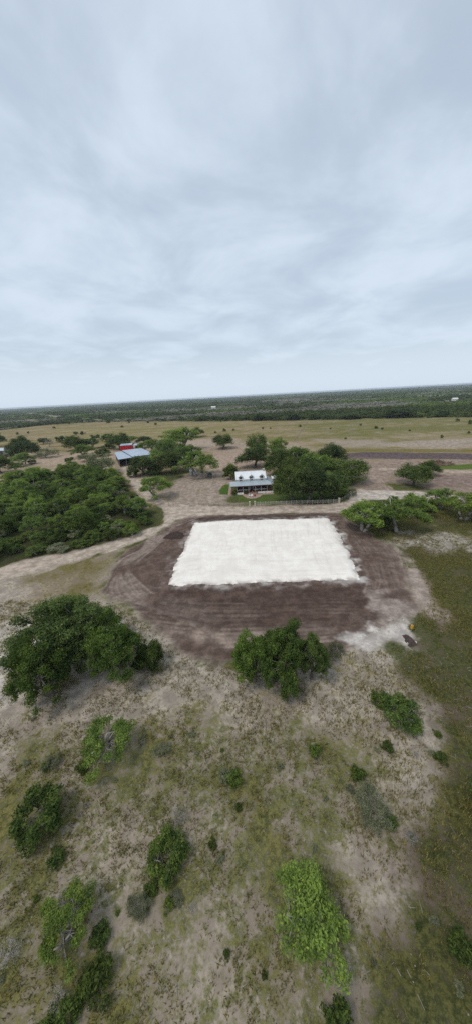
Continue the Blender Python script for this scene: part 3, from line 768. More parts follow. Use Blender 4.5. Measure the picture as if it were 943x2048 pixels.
# ground below the picture's lower edge
near = 'brush below the drone'
NLAB = ['large dark bush by the left edge of the near sandy ground', 'open-crowned green bush right below the lower left tree clump', 'round bush below the white spill at the lower right', 'sparse grey green bush on the near ground at right',
        'bush cut by the right edge of the near weeds', 'biggest light green bush near the bottom right of centre', 'round dark bush near the bottom left of centre', 'small shrub alone below the gap between the foreground trees', 'small shrub just below the centre foreground trees',
        'small dark shrub at the lower left beside the larger one', 'small shrub in the grass at the very bottom right', 'tall dark bush near the bottom left corner']
for i, (k, X, Y, W, h) in enumerate([('bush', -17, 15, 4.5, 3.2), ('airy', -13.5, 20, 6, 4.2), ('bush', 15.5, 22, 4.2, 3.0), ('olive', 9.5, 14.5, 3.2, 2.2), ('bush', 19, 13.5, 5, 3.4),
                                     ('mesquite', 3.0, 9.0, 5.4, 3.8), ('bush', -6.5, 12.5, 3.4, 2.2), ('shrub', -1.5, 17.5, 1.6, 1.0), ('shrub', 6.2, 19.5, 1.4, .9), ('shrub', -9.5, 7.5, 2.0, 1.3), ('shrub', 12.2, 8.0, 1.8, 1.2), ('airy', -12, 9.5, 4.2, 3.0)]):
    plant_at(k, X, Y, W, h, NLAB[i], 'bush', near, name='bush')
    # undergrowth gathers round the bigger bushes
    for q in range(rng.integers(3, 8) if W > 3 else 1):
        a, rr = rng.uniform(0, 6.28), W * rng.uniform(.4, 1.0)
        w2 = rng.uniform(.5, 1.9)
        plant_at(('shrub', 'shrub', 'olive', 'grey')[rng.integers(0, 4)], X + rr * math.cos(a), Y + rr * math.sin(a), w2, w2 * rng.uniform(.5, .85), 'low undergrowth around the bushes on the ground below the drone', 'bush', 'undergrowth below the drone', name='undergrowth_shrub')
for q in range(46):
    X, Y = rng.uniform(-24, 24), rng.uniform(5, 25)
    if sdf(np.array([[X, Y]]), APRON)[0] > -1.5: continue
    w2 = rng.uniform(.3, .9)
    plant_at(('shrub', 'olive', 'grey')[rng.integers(0, 3)], X, Y, w2, w2 * rng.uniform(.5, .8), 'ankle-high weed clump on the open ground below the drone', 'weed', 'weed clumps below the drone', name='weed_clump')

# thicket on the left: a crowd of look-alike bushes
TH = pts([(-70, 985), (10, 972), (60, 962), (120, 945), (170, 936), (232, 946), (262, 985), (292, 1020), (317, 1048), (282, 1070), (226, 1084), (130, 1104), (60, 1117), (0, 1131), (-70, 1146)])
lo, hi = TH.min(0), TH.max(0)
C = []
def fill(n, gap, size, inset):
    t = 0; m = 0
    while m < n and t < 20000:
        t += 1; p = rng.uniform(lo, hi)
        if sdf(p[None], TH)[0] < inset: continue
        if any(math.hypot(p[0] - q[0], p[1] - q[1]) < (gap if b == size else gap * .8) for q, b in C): continue
        C.append((p, size)); m += 1
fill(70, 4.6, 'tall', 2.6)
fill(210, 2.3, 'low', .9)
for i, (p, size) in enumerate(C):
    d = sdf(p[None], TH)[0]
    u = rng.random()
    if size == 'tall': k = 'mesquite' if u < .72 else 'oak'; W = rng.uniform(6.2, 9.6); h = rng.uniform(4.2, 7.2)
    else:
        k = 'mesquite' if u < .22 else 'grey' if u > .93 else 'olive' if u > .82 else 'bush'
        W = rng.uniform(3.2, 5.6); h = rng.uniform(1.8, 3.6)
    if k == 'oak': k = 'lush'
    plant_at(k, p[0], p[1], W, h, {'grey': 'leafless grey bush sticking out of the dense thicket on the left', 'mesquite': 'light green flat-topped bush among the dense thicket on the left', 'olive': 'grey green twiggy bush among the dense thicket on the left', 'lush': 'tall deep green bush among the dense thicket on the left', 'bush': 'dark green bush among the dense thicket on the left'}[k],
             'bush', {'grey': 'leafless bushes of the thicket', 'mesquite': 'light bushes of the thicket', 'olive': 'grey bushes of the thicket', 'lush': 'tall green bushes of the thicket', 'bush': 'dark bushes of the thicket'}[k], name='thicket_bush')
# small shrubs dotted over the pasture
PS = []
for x, y, w, h in [(720, 851, 5, 5), (751, 857, 8, 6), (763, 859, 6, 5), (882, 876, 7, 8), (914, 843, 8, 7), (939, 848, 9, 10), (936, 867, 6, 6), (467, 861, 6, 5), (525, 858, 5, 5), (431, 866, 5, 5), (448, 863, 8, 7), (599, 854, 6, 6),
                   (442, 844, 4, 3), (35, 869, 6, 6), (57, 867, 5, 5), (108, 857, 6, 5), (245, 855, 7, 5), (296, 846, 6, 5), (258, 846, 5, 4), (311, 850, 7, 5), (217, 846, 10, 9), (153, 870, 11, 8), (166, 869, 10, 8), (139, 848, 5, 6), (660, 858, 5, 4), (540, 858, 4, 4), (690, 878, 6, 4), (818, 862, 5, 4)]:
    PS.append((x, y, w, h))
ORD = 'first second third fourth fifth sixth seventh eighth ninth tenth eleventh twelfth thirteenth fourteenth fifteenth'.split()
PS.sort()
for i, (x, y, w, h) in enumerate(PS):
    lab = f'small shrub on the open pasture, {ORD[i]} from the left edge' if i < 14 else f'small shrub on the open pasture, {ORD[len(PS) - 1 - i]} from the right edge'
    plant('shrub', x, y, w, y - h, lab, 'bush', 'small shrubs on the pasture', 'pasture_shrub')
# the dark tree line along the far side of the pasture
xs = -120.
while xs < 1080:
    ye = np.interp(xs, [-200, 20, 90, 230, 470, 630, 800, 943, 1100], [872, 855, 848, 842, 841, 839, 835, 833, 830]) - rng.uniform(0, 2.5)
    w = rng.uniform(12, 24); t = rng.uniform(6, 11) if xs > 380 else rng.uniform(3, 6)
    plant('oak' if rng.random() < .65 else 'mesquite', xs, ye, w, ye - t, 'tree in the dark line along the far edge of the pasture', 'tree', 'tree line behind the pasture', 'tree_line_oak')
    xs += w * rng.uniform(.55, 1.05) * (1 if xs > 380 else 1.3)
for bi, (x, y, w, t) in enumerate([(407, 841, 27, 828), (517, 841, 30, 824), (585, 840, 27, 825), (622, 839, 27, 822), (795, 835, 50, 815), (545, 840, 24, 828), (880, 833, 36, 817), (700, 838, 36, 824)]):
    plant('oak', x, y, w, t, f"big dark tree in the far tree line, {['first', 'second', 'fourth', 'fifth', 'seventh', 'third', 'eighth', 'sixth'][bi]} of eight from the left", 'tree', 'big trees of the far tree line', 'tree_line_oak')

# ------------------------------------------------------------------ brush country out to the horizon: one mass
def brush_field():
    FARP = Z[0][0]
    pr = []
    for k, (key, mat) in enumerate([('b0', 'darkbrush'), ('b1', 'brush'), ('b2', 'mesquite'), ('g0', 'greybrush')]):
        rs = np.random.default_rng(300 + k)
        c = rs.uniform(-.38, .38, (14, 3)); c[:, 2] = rs.uniform(.25, .78, 14) * (1 - .6 * (np.hypot(c[:, 0], c[:, 1]) / .54) ** 2)
        V, F = leaves_np(c, rs.uniform(.14, .22, 14), np.full(14, 22), .075, .5, rs)
        me = mesh_np('brush_clump', V, F); me.materials.append(M[mat])
        o = bpy.data.objects.new('brush_clump', me); pr.append(o)
    # spots, thinning with distance while the clumps grow to stands of brush
    rs = np.random.default_rng(99)
    P, S, K = [], [], []
    def put(r0, r1, n, s0, s1):
        a = rs.uniform(math.radians(-52), math.radians(52), n); r = np.sqrt(rs.uniform(r0 * r0, r1 * r1, n))
        p = np.stack([r * np.sin(a), r * np.cos(a)], 1)
        p = p[sdf(p, FARP) < -1.0]
        P.append(p); S.append(rs.uniform(s0, s1, len(p)))
    put(250, 800, 22000, 4., 8.5)
    put(800, 1800, 26000, 7., 14.)
    put(1800, 4200, 26000, 14., 30.)
    put(4200, 8600, 16000, 34., 70.)
    P = np.vstack(P); S = np.concatenate(S)
    hgt = np.where(S < 9, S * .62, np.minimum(5.5 + (S - 9) * .05, 7.0))
    # clearings and ranch roads cut through the brush
    keep = np.ones(len(P), bool)
    for ln, wd in ROADS: keep &= dline(P, ln) > wd + S * .4
    for c in CLEAR: keep &= sdf(P, c) < 0
    # sight line clearings: meadow openings
    op = fbm(P[:, 0] / 420, P[:, 1] / 160, 61, 3); keep &= ~((op > .70) & (S > 6))
    P, S, hgt = P[keep], S[keep], hgt[keep]
    rad = np.hypot(P[:, 0], P[:, 1])
    gp = fbm(P[:, 0] / 260 + 7, P[:, 1] / 120, 62, 4) + rs.uniform(-.10, .10, len(P)) + sstep(100, -350, P[:, 0]) * -.10 + .07 * sstep(430, 620, rad) * sstep(2200, 1300, rad) - .12 * sstep(480, 400, rad)
    dk = fbm(P[:, 0] / 170, P[:, 1] / 80, 63, 4) + rs.uniform(-.08, .08, len(P))
    K = np.where(gp > .55, 3, np.where(dk > .53, 0, np.where(dk > .42, 1, 2)))
    big = (K == 0) & (S < 16); S = np.where(big, S * 1.35, S); hgt = np.where(big, hgt * 1.35, hgt); hgt = np.where(K == 3, hgt * .8, hgt)
    me = bpy.data.meshes.new('brush'); me.vertices.add(len(P))
    me.vertices.foreach_set('co', np.column_stack([P, np.full(len(P), -.1)]).astype(np.float32).ravel()); me.update()
    fattr(me, 'sx', S); fattr(me, 'sz', hgt * rs.uniform(.75, 1.3, len(P))); fattr(me, 'rz', rs.uniform(0, 6.28, len(P)))
    a = me.attributes.new('pick', 'INT', 'POINT'); a.data.foreach_set('value', K.astype(np.int32))
    o = obj('brush', me)
    tag(o, 'sea of green and grey brush reaching to the horizon', 'brush', kind='stuff')
    ng = bpy.data.node_groups.new('scatter_brush', 'GeometryNodeTree')
    ng.interface.new_socket('Geometry', in_out='INPUT', socket_type='NodeSocketGeometry')
    ng.interface.new_socket('Geometry', in_out='OUTPUT', socket_type='NodeSocketGeometry')
    n, l = ng.nodes, ng.links
    gi, go = n.new('NodeGroupInput'), n.new('NodeGroupOutput')
    def att(name, t):
        q = n.new('GeometryNodeInputNamedAttribute'); q.data_type = t; q.inputs['Name'].default_value = name; return q.outputs['Attribute']
    g2i = n.new('GeometryNodeGeometryToInstance')
    for p in reversed(pr):
        oi = n.new('GeometryNodeObjectInfo'); oi.inputs['Object'].default_value = p; oi.inputs['As Instance'].default_value = True
        l.new(oi.outputs['Geometry'], g2i.inputs[0])
    iop = n.new('GeometryNodeInstanceOnPoints')
    l.new(gi.outputs[0], iop.inputs['Points']); l.new(g2i.outputs[0], iop.inputs['Instance'])
    iop.inputs['Pick Instance'].default_value = True
    l.new(att('pick', 'INT'), iop.inputs['Instance Index'])
    cx = n.new('ShaderNodeCombineXYZ'); sx = att('sx', 'FLOAT')
    l.new(sx, cx.inputs[0]); l.new(sx, cx.inputs[1]); l.new(att('sz', 'FLOAT'), cx.inputs[2]); l.new(cx.outputs[0], iop.inputs['Scale'])
    cr = n.new('ShaderNodeCombineXYZ'); l.new(att('rz', 'FLOAT'), cr.inputs[2])
    e2r = n.new('FunctionNodeEulerToRotation'); l.new(cr.outputs[0], e2r.inputs[0]); l.new(e2r.outputs[0], iop.inputs['Rotation'])
    l.new(iop.outputs[0], go.inputs[0])
    md = o.modifiers.new('scatter', 'NODES'); md.node_group = ng
ROADS = [(SENDERO[0], 16.), (SENDERO[1], 8.), (SENDERO[2], 9.), (pts([(300, 841.5), (500, 840), (640, 838)]), 2.)]
CLEAR = [pts([(420, 816), (436, 816), (436, 818), (420, 818)])]
brush_field()

# ------------------------------------------------------------------ grass and weeds near the earthworks
def grass_field(name, polys, n, h0, h1, label, mat, excl=()):
    P = []
    for poly, k in polys:
        lo, hi = poly.min(0), poly.max(0); p = rng.uniform(lo, hi, (k, 2)); p = p[sdf(p, poly) > 0]
        p = p[fbm(p[:, 0] / 3.2, p[:, 1] / 3.2, 71, 4) + rng.uniform(-.14, .14, len(p)) > .47]
        for e in excl: p = p[sdf(p, e) < -.6]
        P.append(p)
    P = np.vstack(P); m = len(P); nb = n
    c = np.repeat(P, nb, 0) + rng.normal(size=(m * nb, 2)) * .14
    z = zg(c); a = rng.uniform(0, 6.28, m * nb); hh = rng.uniform(h0, h1, m * nb); ln = rng.uniform(.2, .8, m * nb) * hh; wd = rng.uniform(.02, .045, m * nb)
    dx, dy = np.cos(a), np.sin(a)
    b0 = np.column_stack([c[:, 0] - dy * wd, c[:, 1] + dx * wd, z - .02]); b1 = np.column_stack([c[:, 0] + dy * wd, c[:, 1] - dx * wd, z - .02])
    t = np.column_stack([c[:, 0] + dx * ln, c[:, 1] + dy * ln, z + hh])
    V = np.stack([b0, b1, t], 1).reshape(-1, 3)
    me = mesh_np(name, V, np.arange(len(V)).reshape(-1, 3))
    tag(obj(name, me, M[mat]), label, 'grass', kind='stuff')
NB = pts([(-160, 1200), (40, 1200), (220, 1206), (300, 1250), (420, 1310), (640, 1302), (820, 1300), (1100, 1300), (1500, 1700), (1600, 2060), (-700, 2060), (-500, 1500)])
grass_field('weeds', [(pts([(696, 1046), (760, 1006), (943, 1006), (1060, 1010), (1160, 1300), (840, 1300), (826, 1250), (862, 1200), (836, 1140), (800, 1090), (740, 1062)]), 36000), (NB, 42000)], 6, .12, .42, 'rough green and straw weeds over the sandy ground', 'grass',
            excl=[APRON, ROAD_W])

def litter(name, n, label, cat, mat, twig):
    lo, hi = NB.min(0), NB.max(0); p = rng.uniform(lo, hi, (n, 2)); p = p[sdf(p, NB) > 0]
    p = p[(fbm(p[:, 0] / 4, p[:, 1] / 4, 83, 3) + rng.uniform(-.2, .2, len(p)) > .5) & (sdf(p, APRON) < 0)]
    m = len(p); z = zg(p); a = rng.uniform(0, 6.28, m)
    if twig: lx, ly, lz = rng.uniform(.1, .38, m), rng.uniform(.01, .022, m), rng.uniform(.02, .05, m)
    else: lx = rng.uniform(.02, .065, m); ly = lx * rng.uniform(.6, 1, m); lz = lx * rng.uniform(.4, .9, m)
    box = np.array([(-1, -1, -.6), (1, -.8, -.6), (.9, 1, -.6), (-.9, .8, -.6), (-.6, -.6, 1), (.7, -.5, .9), (.5, .6, 1.1), (-.6, .6, .8)])
    q = box[None] * np.stack([lx, ly, lz], 1)[:, None]
    c, s_ = np.cos(a)[:, None], np.sin(a)[:, None]
    V = np.stack([p[:, :1] + q[..., 0] * c - q[..., 1] * s_, p[:, 1:] + q[..., 0] * s_ + q[..., 1] * c, z[:, None] + q[..., 2] * 1.], -1).reshape(-1, 3)
    F = np.array([(4, 5, 6, 7), (0, 1, 5, 4), (1, 2, 6, 5), (2, 3, 7, 6), (3, 0, 4, 7)])
    F = (F[None] + np.arange(m)[:, None, None] * 8).reshape(-1, 4)
    tag(obj(name, mesh_np(name, V, F), M[mat]), label, cat, kind='stuff')
litter('pebbles', 4500, 'pale limestone pebbles strewn over the sandy ground', 'pebbles', 'greywood', False)
litter('twigs', 3500, 'grey fallen twigs strewn over the sandy ground', 'twigs', 'greywood', True)

# ------------------------------------------------------------------ the white house
HB = g3(503.5, 986.5)
house = empty('white_house', (HB[0], HB[1], HB[2]), math.radians(1.0))
tag(house, 'white ranch house with metal roof, three dormers and a deep front porch', 'house')
X0, X1 = -5.25, 5.25                 # main block; y = 0 is the porch edge, 2.6 the front wall
YW, YB = 2.6, 9.8
PF, ZE, ZP, ZM, ZR = .5, 2.95, 3.85, 4.6, 6.45
MB().box(X0, X1, YW, YB, PF - .5, ZP + .02).build('wall', M['darkwall'], house)  # brown wall, with the porch shade put into its dark colour
MB().box(X0 + .002, X1 - .002, YW - .03, YB, ZP + .025, ZM).build('upper_wall', M['white'], house)
for x0, x1 in ((X0, -.75), (.75, X1)):
    MB().box(x0, x1, YW - .06, YW - .003, PF, PF + .32).build('wall_base', M['white'], house)
# gable ends
for xx in (X0, X1 - .12):
    b = MB(); ym = (YW + YB) / 2
    b.add([(xx, YW, ZM), (xx, YB, ZM), (xx, ym, ZR - .1), (xx + .12, YW, ZM), (xx + .12, YB, ZM), (xx + .12, ym, ZR - .1)], [(0, 2, 1), (3, 4, 5), (0, 1, 4, 3), (1, 2, 5, 4), (2, 0, 3, 5)])
    b.build('gable', M['white'], house)
# main roof: two slopes with standing seams
roof = MB(); ym = (YW + YB) / 2
roof.slab([(X0 - .12, YW - .3, ZM - .05), (X1 + .12, YW - .3, ZM - .05), (X1 + .12, ym, ZR), (X0 - .12, ym, ZR)], .09)
roof.slab([(X1 + .12, YB + .3, ZM - .05), (X0 - .12, YB + .3, ZM - .05), (X0 - .12, ym, ZR), (X1 + .12, ym, ZR)], .09)
ro = roof.build('roof', M['whiteroof'], house)
seam = MB()
for k in range(22):
    x = X0 + (X1 - X0) * k / 21
    seam.tube((x, YW - .3, ZM - .04), (x, ym, ZR + .01), .022, .022, 4)
seam.build('roof_seams', M['whiteroof'], ro)
MB().tube((X0 - .14, ym, ZR + .03), (X1 + .14, ym, ZR + .03), .09, .09, 6).build('ridge_cap', M['roof'], ro)
MB().box(X1 - .75, X1 - .1, ym - .35, ym + .35, ZR - .6, ZR + .55).box(X1 - .82, X1 - .03, ym - .42, ym + .42, ZR + .552, ZR + .66).build('chimney', M['cream'], house)
# porch roof wraps left, front and right
pr_ = MB()
XL, XR = X0 - 2.15, X1 + 2.25
pr_.slab([(XL, -.25, ZE), (XR, -.25, ZE), (X1 + .02, YW - .02, ZP), (XL, YW - .02, ZP)], .08)
pr_.slab([(XR, -.25, ZE), (XR, YB, ZE), (X1 + .02, YB, ZP), (X1 + .02, YW - .02, ZP)], .08)
po = pr_.build('porch_roof', M['porchroof'], house)
seam = MB()
for k in range(27):
    x = XL + (XR - XL) * k / 26; xt = min(max(x, X0), X1); f = 1 - max(x - X1, 0) / 2.25
    seam.tube((x, -.24, ZE + .015), (x, -.25 + (YW + .23) * f, ZE + (ZP - ZE) * f + .015), .02, .02, 4)
seam.build('porch_roof_seams', M['porchroof'], po)
MB().box(XL + .05, XR - .05, -.2, -.08, ZE - .30, ZE - .085).build('porch_beam', M['brown'], house)
for x in (-7.2, -5.2, -3.1, -1.15, 1.15, 3.1, 5.2, 7.3):
    MB().box(x - .055, x + .055, -.13, -.02, PF, ZE - .302).build('porch_post', M['fence'], house)
MB().box(XL + .1, XR - .1, -.2, YW - .004, .02, PF - .002).box(XL + .1, X0 - .004, YW - .003, YW + 1.4, .02, PF - .002).box(X1 + .004, XR - .1, YW - .003, YB, .02, PF - .002).build('porch_floor', M['brown'], house)
for x0, x1 in ((-5.3, -3.0), (1.9, 4.5), (4.6, 7.35)):
    MB().box(x0, x1, -.62, -.25, 0, .55).build('planter_wall', M['white'], house)
for i in range(2):
    MB().box(-1.6, 1.7, -.95 + i * .36, -.595 + i * .36, 0, .17 + i * .17).build('step', M['brick'], house)
for x in (-7.1, -5.2, 5.4):
    MB().box(x, x + 1.7, -.12, -.06, PF + .82, PF + .9).build('porch_railing', M['brown'], house)
# front door and windows under the porch
dr = MB().box(-.5, .5, YW - .09, YW - .005, PF, PF + 2.15).build('door', M['darkwall'], house)
for x in (-.64, .5): MB().box(x, x + .14, YW - .12, YW - .002, PF, PF + 2.3).build('door_frame', M['white'], dr)
MB().tube((.36, YW - .11, PF + 1.), (.36, YW - .09, PF + 1.), .04, .04, 6).build('handle', M['steel'], dr)
for xc in (-3.9, -1.9, 1.9, 3.9):
    wdw = MB().box(xc - .62, xc + .62, YW - .05, YW - .006, PF + .75, PF + 2.1).build('window', M['glass'], house)
    f = MB()
    for a, b, c, d in ((-.72, -.62, .66, 2.2), (.62, .72, .66, 2.2), (-.62, .62, 2.1, 2.2), (-.62, .62, .66, .75), (-.03, .03, .75, 2.1)): f.box(xc + a, xc + b, YW - .08, YW - .004, PF + c, PF + d)
    f.build('window_frame', M['brown'], wdw)
# dormers
for xc in (-3.65, 0., 3.65):
    z0, z1, zt, w = ZP + .12, 5.42, 5.95, .74
    y1 = ym - .2
    d = MB().box(xc - w, xc + w, YW - .12, y1 - 1.2, ZM - .4, z1).build('dormer', M['white'], house)
    g = MB().add([(xc - w, YW - .12, z1 + .002), (xc + w, YW - .12, z1 + .002), (xc, YW - .12, zt), (xc - w, YW + .05, z1 + .002), (xc + w, YW + .05, z1 + .002), (xc, YW + .05, zt)], [(0, 1, 2), (5, 4, 3), (0, 3, 4, 1), (1, 4, 5, 2), (2, 5, 3, 0)])
    g.build('dormer_gable', M['white'], d)
    r = MB(); e = .14
    r.slab([(xc - w - e, YW - .26, z1 - .12), (xc, YW - .26, zt + .06), (xc, y1, zt + .06), (xc - w - e, y1, z1 - .12)], .07)
    r.slab([(xc, YW - .26, zt + .06), (xc + w + e, YW - .26, z1 - .12), (xc + w + e, y1, z1 - .12), (xc, y1, zt + .06)], .07)
    r.build('dormer_roof', M['whiteroof'], d)
    MB().tube((xc - w - e, YW - .31, z1 - .14), (xc, YW - .31, zt + .04), .05, .05, 4).tube((xc, YW - .31, zt + .04), (xc + w + e, YW - .31, z1 - .14), .05, .05, 4).build('dormer_trim', M['steel'], d)
    wn_ = MB().box(xc - .5, xc + .5, YW - .155, YW - .122, z0 + .05, z1 + .02).build('dormer_window', M['glass'], d)
    f = MB()
    for a, b, c, q in ((-.57, -.5, z0 - .02, z1 + .09), (.5, .57, z0 - .02, z1 + .09), (-.5, .5, z1 + .02, z1 + .09), (-.5, .5, z0 - .04, z0 + .05)): f.box(xc + a, xc + b, YW - .19, YW - .121, c, q)
    f.box(xc - .02, xc + .02, YW - .17, YW - .156, z0 + .05, z1 + .02)
    f.build('window_frame', M['white'], d)
# small white outbuilding half hidden behind the porch end
ob = g3(552, 968); outb = empty('white_outbuilding', ob, .05)
tag(outb, 'small white outbuilding behind the right end of the house', 'shed')
MB().box(-1.5, 1.5, 0, 2.4, 0, 2.2).build('wall', M['white'], outb)
MB().slab([(-1.7, -.2, 2.3), (1.7, -.2, 2.3), (1.7, 2.6, 2.75), (-1.7, 2.6, 2.75)], .09).build('roof', M['white'], outb)
MB().box(-.4, .4, -.05, -.004, .02, 1.95).build('door', M['greywood'], outb)

# brick patio and side path
PAT = [pts([(463, 990), (462, 987), (547, 984), (547, 987.5), (524, 989), (519, 993), (511, 996), (503, 997), (494, 996), (488, 993), (484, 989.5)]), pts([(455.5, 990), (459.5, 966), (462.5, 966), (462.8, 990)])]
b = MB()
for pl in PAT:
    V = [(p[0], p[1], float(zg(p)[0]) + .035) for p in pl] ; W_ = [(p[0], p[1], float(zg(p)[0]) - .08) for p in pl]; n = len(V)
    b.add(V + W_, [tuple(range(n)), tuple(range(n, 2 * n))[::-1]] + [(k, n + k, n + (k + 1) % n, (k + 1) % n) for k in range(n)])
tag(b.build('patio', M['brick']), kind='structure')
plant('lush', 469, 989, 13, 978, 'round dark shrub at the left porch corner', 'bush', name='round_shrub')
plant('lush', 491.5, 987.5, 10.5, 978, 'round dark shrub left of the porch steps', 'bush', name='round_shrub')
def chair(px, py, rz, label):
    c = empty('patio_chair', g3(px, py, .035), rz); tag(c, label, 'chair', 'white chairs on the patio')
    MB().box(-.26, .26, -.26, .26, .38, .44).build('seat', M['white'], c)
    MB().box(-.26, .26, .22, .28, .445, .95).build('backrest', M['white'], c)
    for sx in (-1, 1):
        for sy in (-1, 1): MB().box(sx * .23 - .025, sx * .23 + .025, sy * .23 - .025, sy * .23 + .025, 0, .378).build('leg', M['white'], c)
chair(498.5, 993, .6, 'white chair left on the rounded brick patio')
chair(502.5, 993.6, -.3, 'white chair right on the rounded brick patio')
fp = empty('clay_planter', g3(508.5, 992, .035)); tag(fp, 'dark red clay planter on the rounded brick patio', 'planter')
MB().tube((0, 0, 0), (0, 0, .5), .24, .36, 10).build('pot', M['clay'], fp)
MB().tube((0, 0, .43), (0, 0, .52), .31, .31, 10).build('soil', M['brown'], fp)
lp = empty('patio_pole', g3(504.5, 995.5, .03)); tag(lp, 'thin dark pole at the rim of the rounded patio', 'pole')
MB().tube((0, 0, 0), (0, 0, 2.2), .035, .03, 6).build('shaft', M['steel'], lp)
MB().tube((0, 0, 2.2), (0, 0, 2.45), .10, .06, 8).build('cap', M['steel'], lp)

# ------------------------------------------------------------------ fences, gate posts
def column(px, py, w, h, label, mat='cream'):
    o = empty('gate_post', g3(px, py)); tag(o, label, 'post', 'cream posts of the yard fence')
    MB().box(-w / 2, w / 2, -w / 2, w / 2, -.1, h).build('shaft', M[mat], o)
    MB().box(-w / 2 - .06, w / 2 + .06, -w / 2 - .06, w / 2 + .06, h + .002, h + .12).build('cap', M[mat], o)
    return o
column(498.5, 1011.5, .42, 1.35, 'cream gate post left of the patio opening in the fence')
column(509, 1011, .42, 1.35, 'cream gate post right of the patio opening in the fence')
column(676.5, 1005.5, .5, 1.5, 'cream post at the right end of the rail fence')
column(699.5, 992, .5, 1.5, 'cream post beside the driveway bend past the fence')
column(357, 1013.5, .4, 1.2, 'cream post left of the yard track gap')
column(378.5, 1013, .4, 1.2, 'cream post right of the yard track gap')
def fence(p0, p1, nb, mat, h, rails, label, rr=.05, pw=.07):
    a, b = g3(*p0), g3(*p1)
    o = empty('rail_fence', a); tag(o, label, 'fence')
    rs = random.Random(3)
    pm, rm = None, None
    L = np.linalg.norm(b[:2] - a[:2]); yaw = math.atan2(b[1] - a[1], b[0] - a[0]); bay = L / nb
    pm = MB().box(-pw, pw, -pw, pw, -.15, h).mesh('post'); pm.materials.append(M[mat])
    rm = MB().box(pw + .004, bay - pw - .004, -.025, .025, -rr, rr).mesh('rail'); rm.materials.append(M[mat])
    for k in range(nb + 1):
        t = k / nb; q = a + (b - a) * t; z = float(zg(q[:2])[0]) - a[2]
        if 0 < k < nb:
            p = obj('post', pm, None, o); p.location = (q[0] - a[0], q[1] - a[1], z); p.rotation_euler = (rs.uniform(-.03, .03), rs.uniform(-.03, .03), yaw)
        if k < nb:
            q2 = a + (b - a) * (k + 1) / nb; z2 = float(zg(q2[:2])[0]) - a[2]
            for r in rails:
                ra = obj('rail', rm, None, o); ra.location = (q[0] - a[0], q[1] - a[1], z + r); ra.rotation_euler = (0, -math.atan2(z2 - z, bay) + rs.uniform(-.008, .008), yaw)
    return o
fence((509.6, 1011), (676, 1005.5), 16, 'fence', 1.25, (.35, .72, 1.08), 'weathered pale rail fence in front of the oak grove')
fence((677, 1005), (699, 992.3), 4, 'greywood', 1.25, (.35, .72, 1.08), 'grey rail fence climbing from the corner post to the driveway')
fence((379, 1013), (498, 1011.5), 12, 'greywood', 1.1, (.5, 1.0), 'thin grey fence left of the gate posts along the road', .018, .045)
fence((320, 1010), (356.5, 1013.5), 4, 'greywood', 1.1, (.5, 1.0), 'short thin grey fence left of the yard track', .018, .045)
fence((398, 955), (436, 956), 5, 'greywood', 1.2, (.4, .8, 1.1), 'dark rail fence under the wide tree by the pale shed', .05, .07)
fence((586, 884), (615, 844), 30, 'greywood', 1.2, (.6, 1.1), 'long thin fence running across the pasture behind the grove', .02, .05)
fence((690, 900.5), (960, 902.5), 34, 'greywood', 1.2, (.6, 1.1), 'thin post fence behind the dark graded strip', .02, .05)

# ------------------------------------------------------------------ barn and sheds
barn = empty('barn', g3(265, 931)); B0 = np.array(barn.location)
tag(barn, 'large open barn with two blue-grey metal roof sections', 'barn')
ZB = 4.5
def rl(px, py, z): p = at(px, py, z); return (p[0] - B0[0], p[1] - B0[1], z)
lf, lm, lb, mb_ = rl(236.5, 919, ZB - .35), rl(264.6, 914.6, ZB - .3), rl(229, 905.2, ZB - .35), rl(243, 902.2, ZB - .3)
rm_, rf, rb, rbm = rl(265, 913.4, ZB), rl(308, 907.6, ZB), rl(282.5, 896, ZB), rl(243.8, 900.6, ZB)
def ribbed(name, q, t, n, parent):
    o = MB().slab(q, t).build(name, M['barnroof'], parent)
    q = [np.array(p) for p in q]; s = MB()
    for k in range(n + 1):
        f = k / n; a = q[0] + (q[1] - q[0]) * f; b = q[3] + (q[2] - q[3]) * f
        s.tube(a + (0, 0, .01), b + (0, 0, .01), .035, .035, 4)
    s.build('roof_ribs', M['barnroof'], o)
    return o
ribbed('roof_section', [lf, lm, mb_, lb], .12, 12, barn)
ribbed('roof_section', [rm_, rf, rb, rbm], .12, 18, barn)
def wall(parent, a, b, z0, z1, mat, name='wall', t=.1):
    a, b = np.array(a[:2]), np.array(b[:2]); d = (b - a) / np.linalg.norm(b - a); nrm = np.array([-d[1], d[0]]) * t
    q = [a, b, b + nrm, a + nrm]
    return MB().hexa([(*p, z0) for p in q], [(*p, z1) for p in q]).build(name, mat, parent)
def inset(p, c, f=.04): return np.array(p[:2]) + (np.array(c[:2]) - np.array(p[:2])) * f
cen = (np.array(rf) + np.array(lb)) / 2
A_, B_, C_, D_, E_, G_ = (inset(p, cen) for p in (lf, rm_, rf, rb, rbm, lb))
wall(barn, C_, D_, -.1, ZB - .14, M['barnroof'])
wall(barn, D_, E_, -.1, ZB - .14, M['darkwall'])
wall(barn, E_, G_, -.1, ZB - .5, M['darkwall'])
wall(barn, B_ + (C_ - B_) * .03, C_, -.1, ZB - .14, M['barnroof'])
wall(barn, G_, A_, -.1, ZB - .52, M['darkwall'])  # left side wall added to keep light out of the open bay
wall(barn, B_ + (E_ - B_) * .04, E_, -.1, ZB - .46, M['darkwall'], 'added_shade_wall')  # partition added so the open bay goes dark
for p, z in ((A_, ZB - .49), (B_, ZB - .45), ((A_ + B_) / 2, ZB - .48), (G_, ZB - .49), ((A_ + G_) / 2, ZB - .49)):
    MB().box(p[0] - .1, p[0] + .1, p[1] - .1, p[1] + .1, -.1, z).build('post', M['steel'], barn)
rd = empty('red_building', g3(254, 906), .16); tag(rd, 'bright red metal building behind the barn', 'building')
MB().box(-3.6, 3.6, 0, 6, -.1, 5.0).build('wall', M['red'], rd)
s = MB()
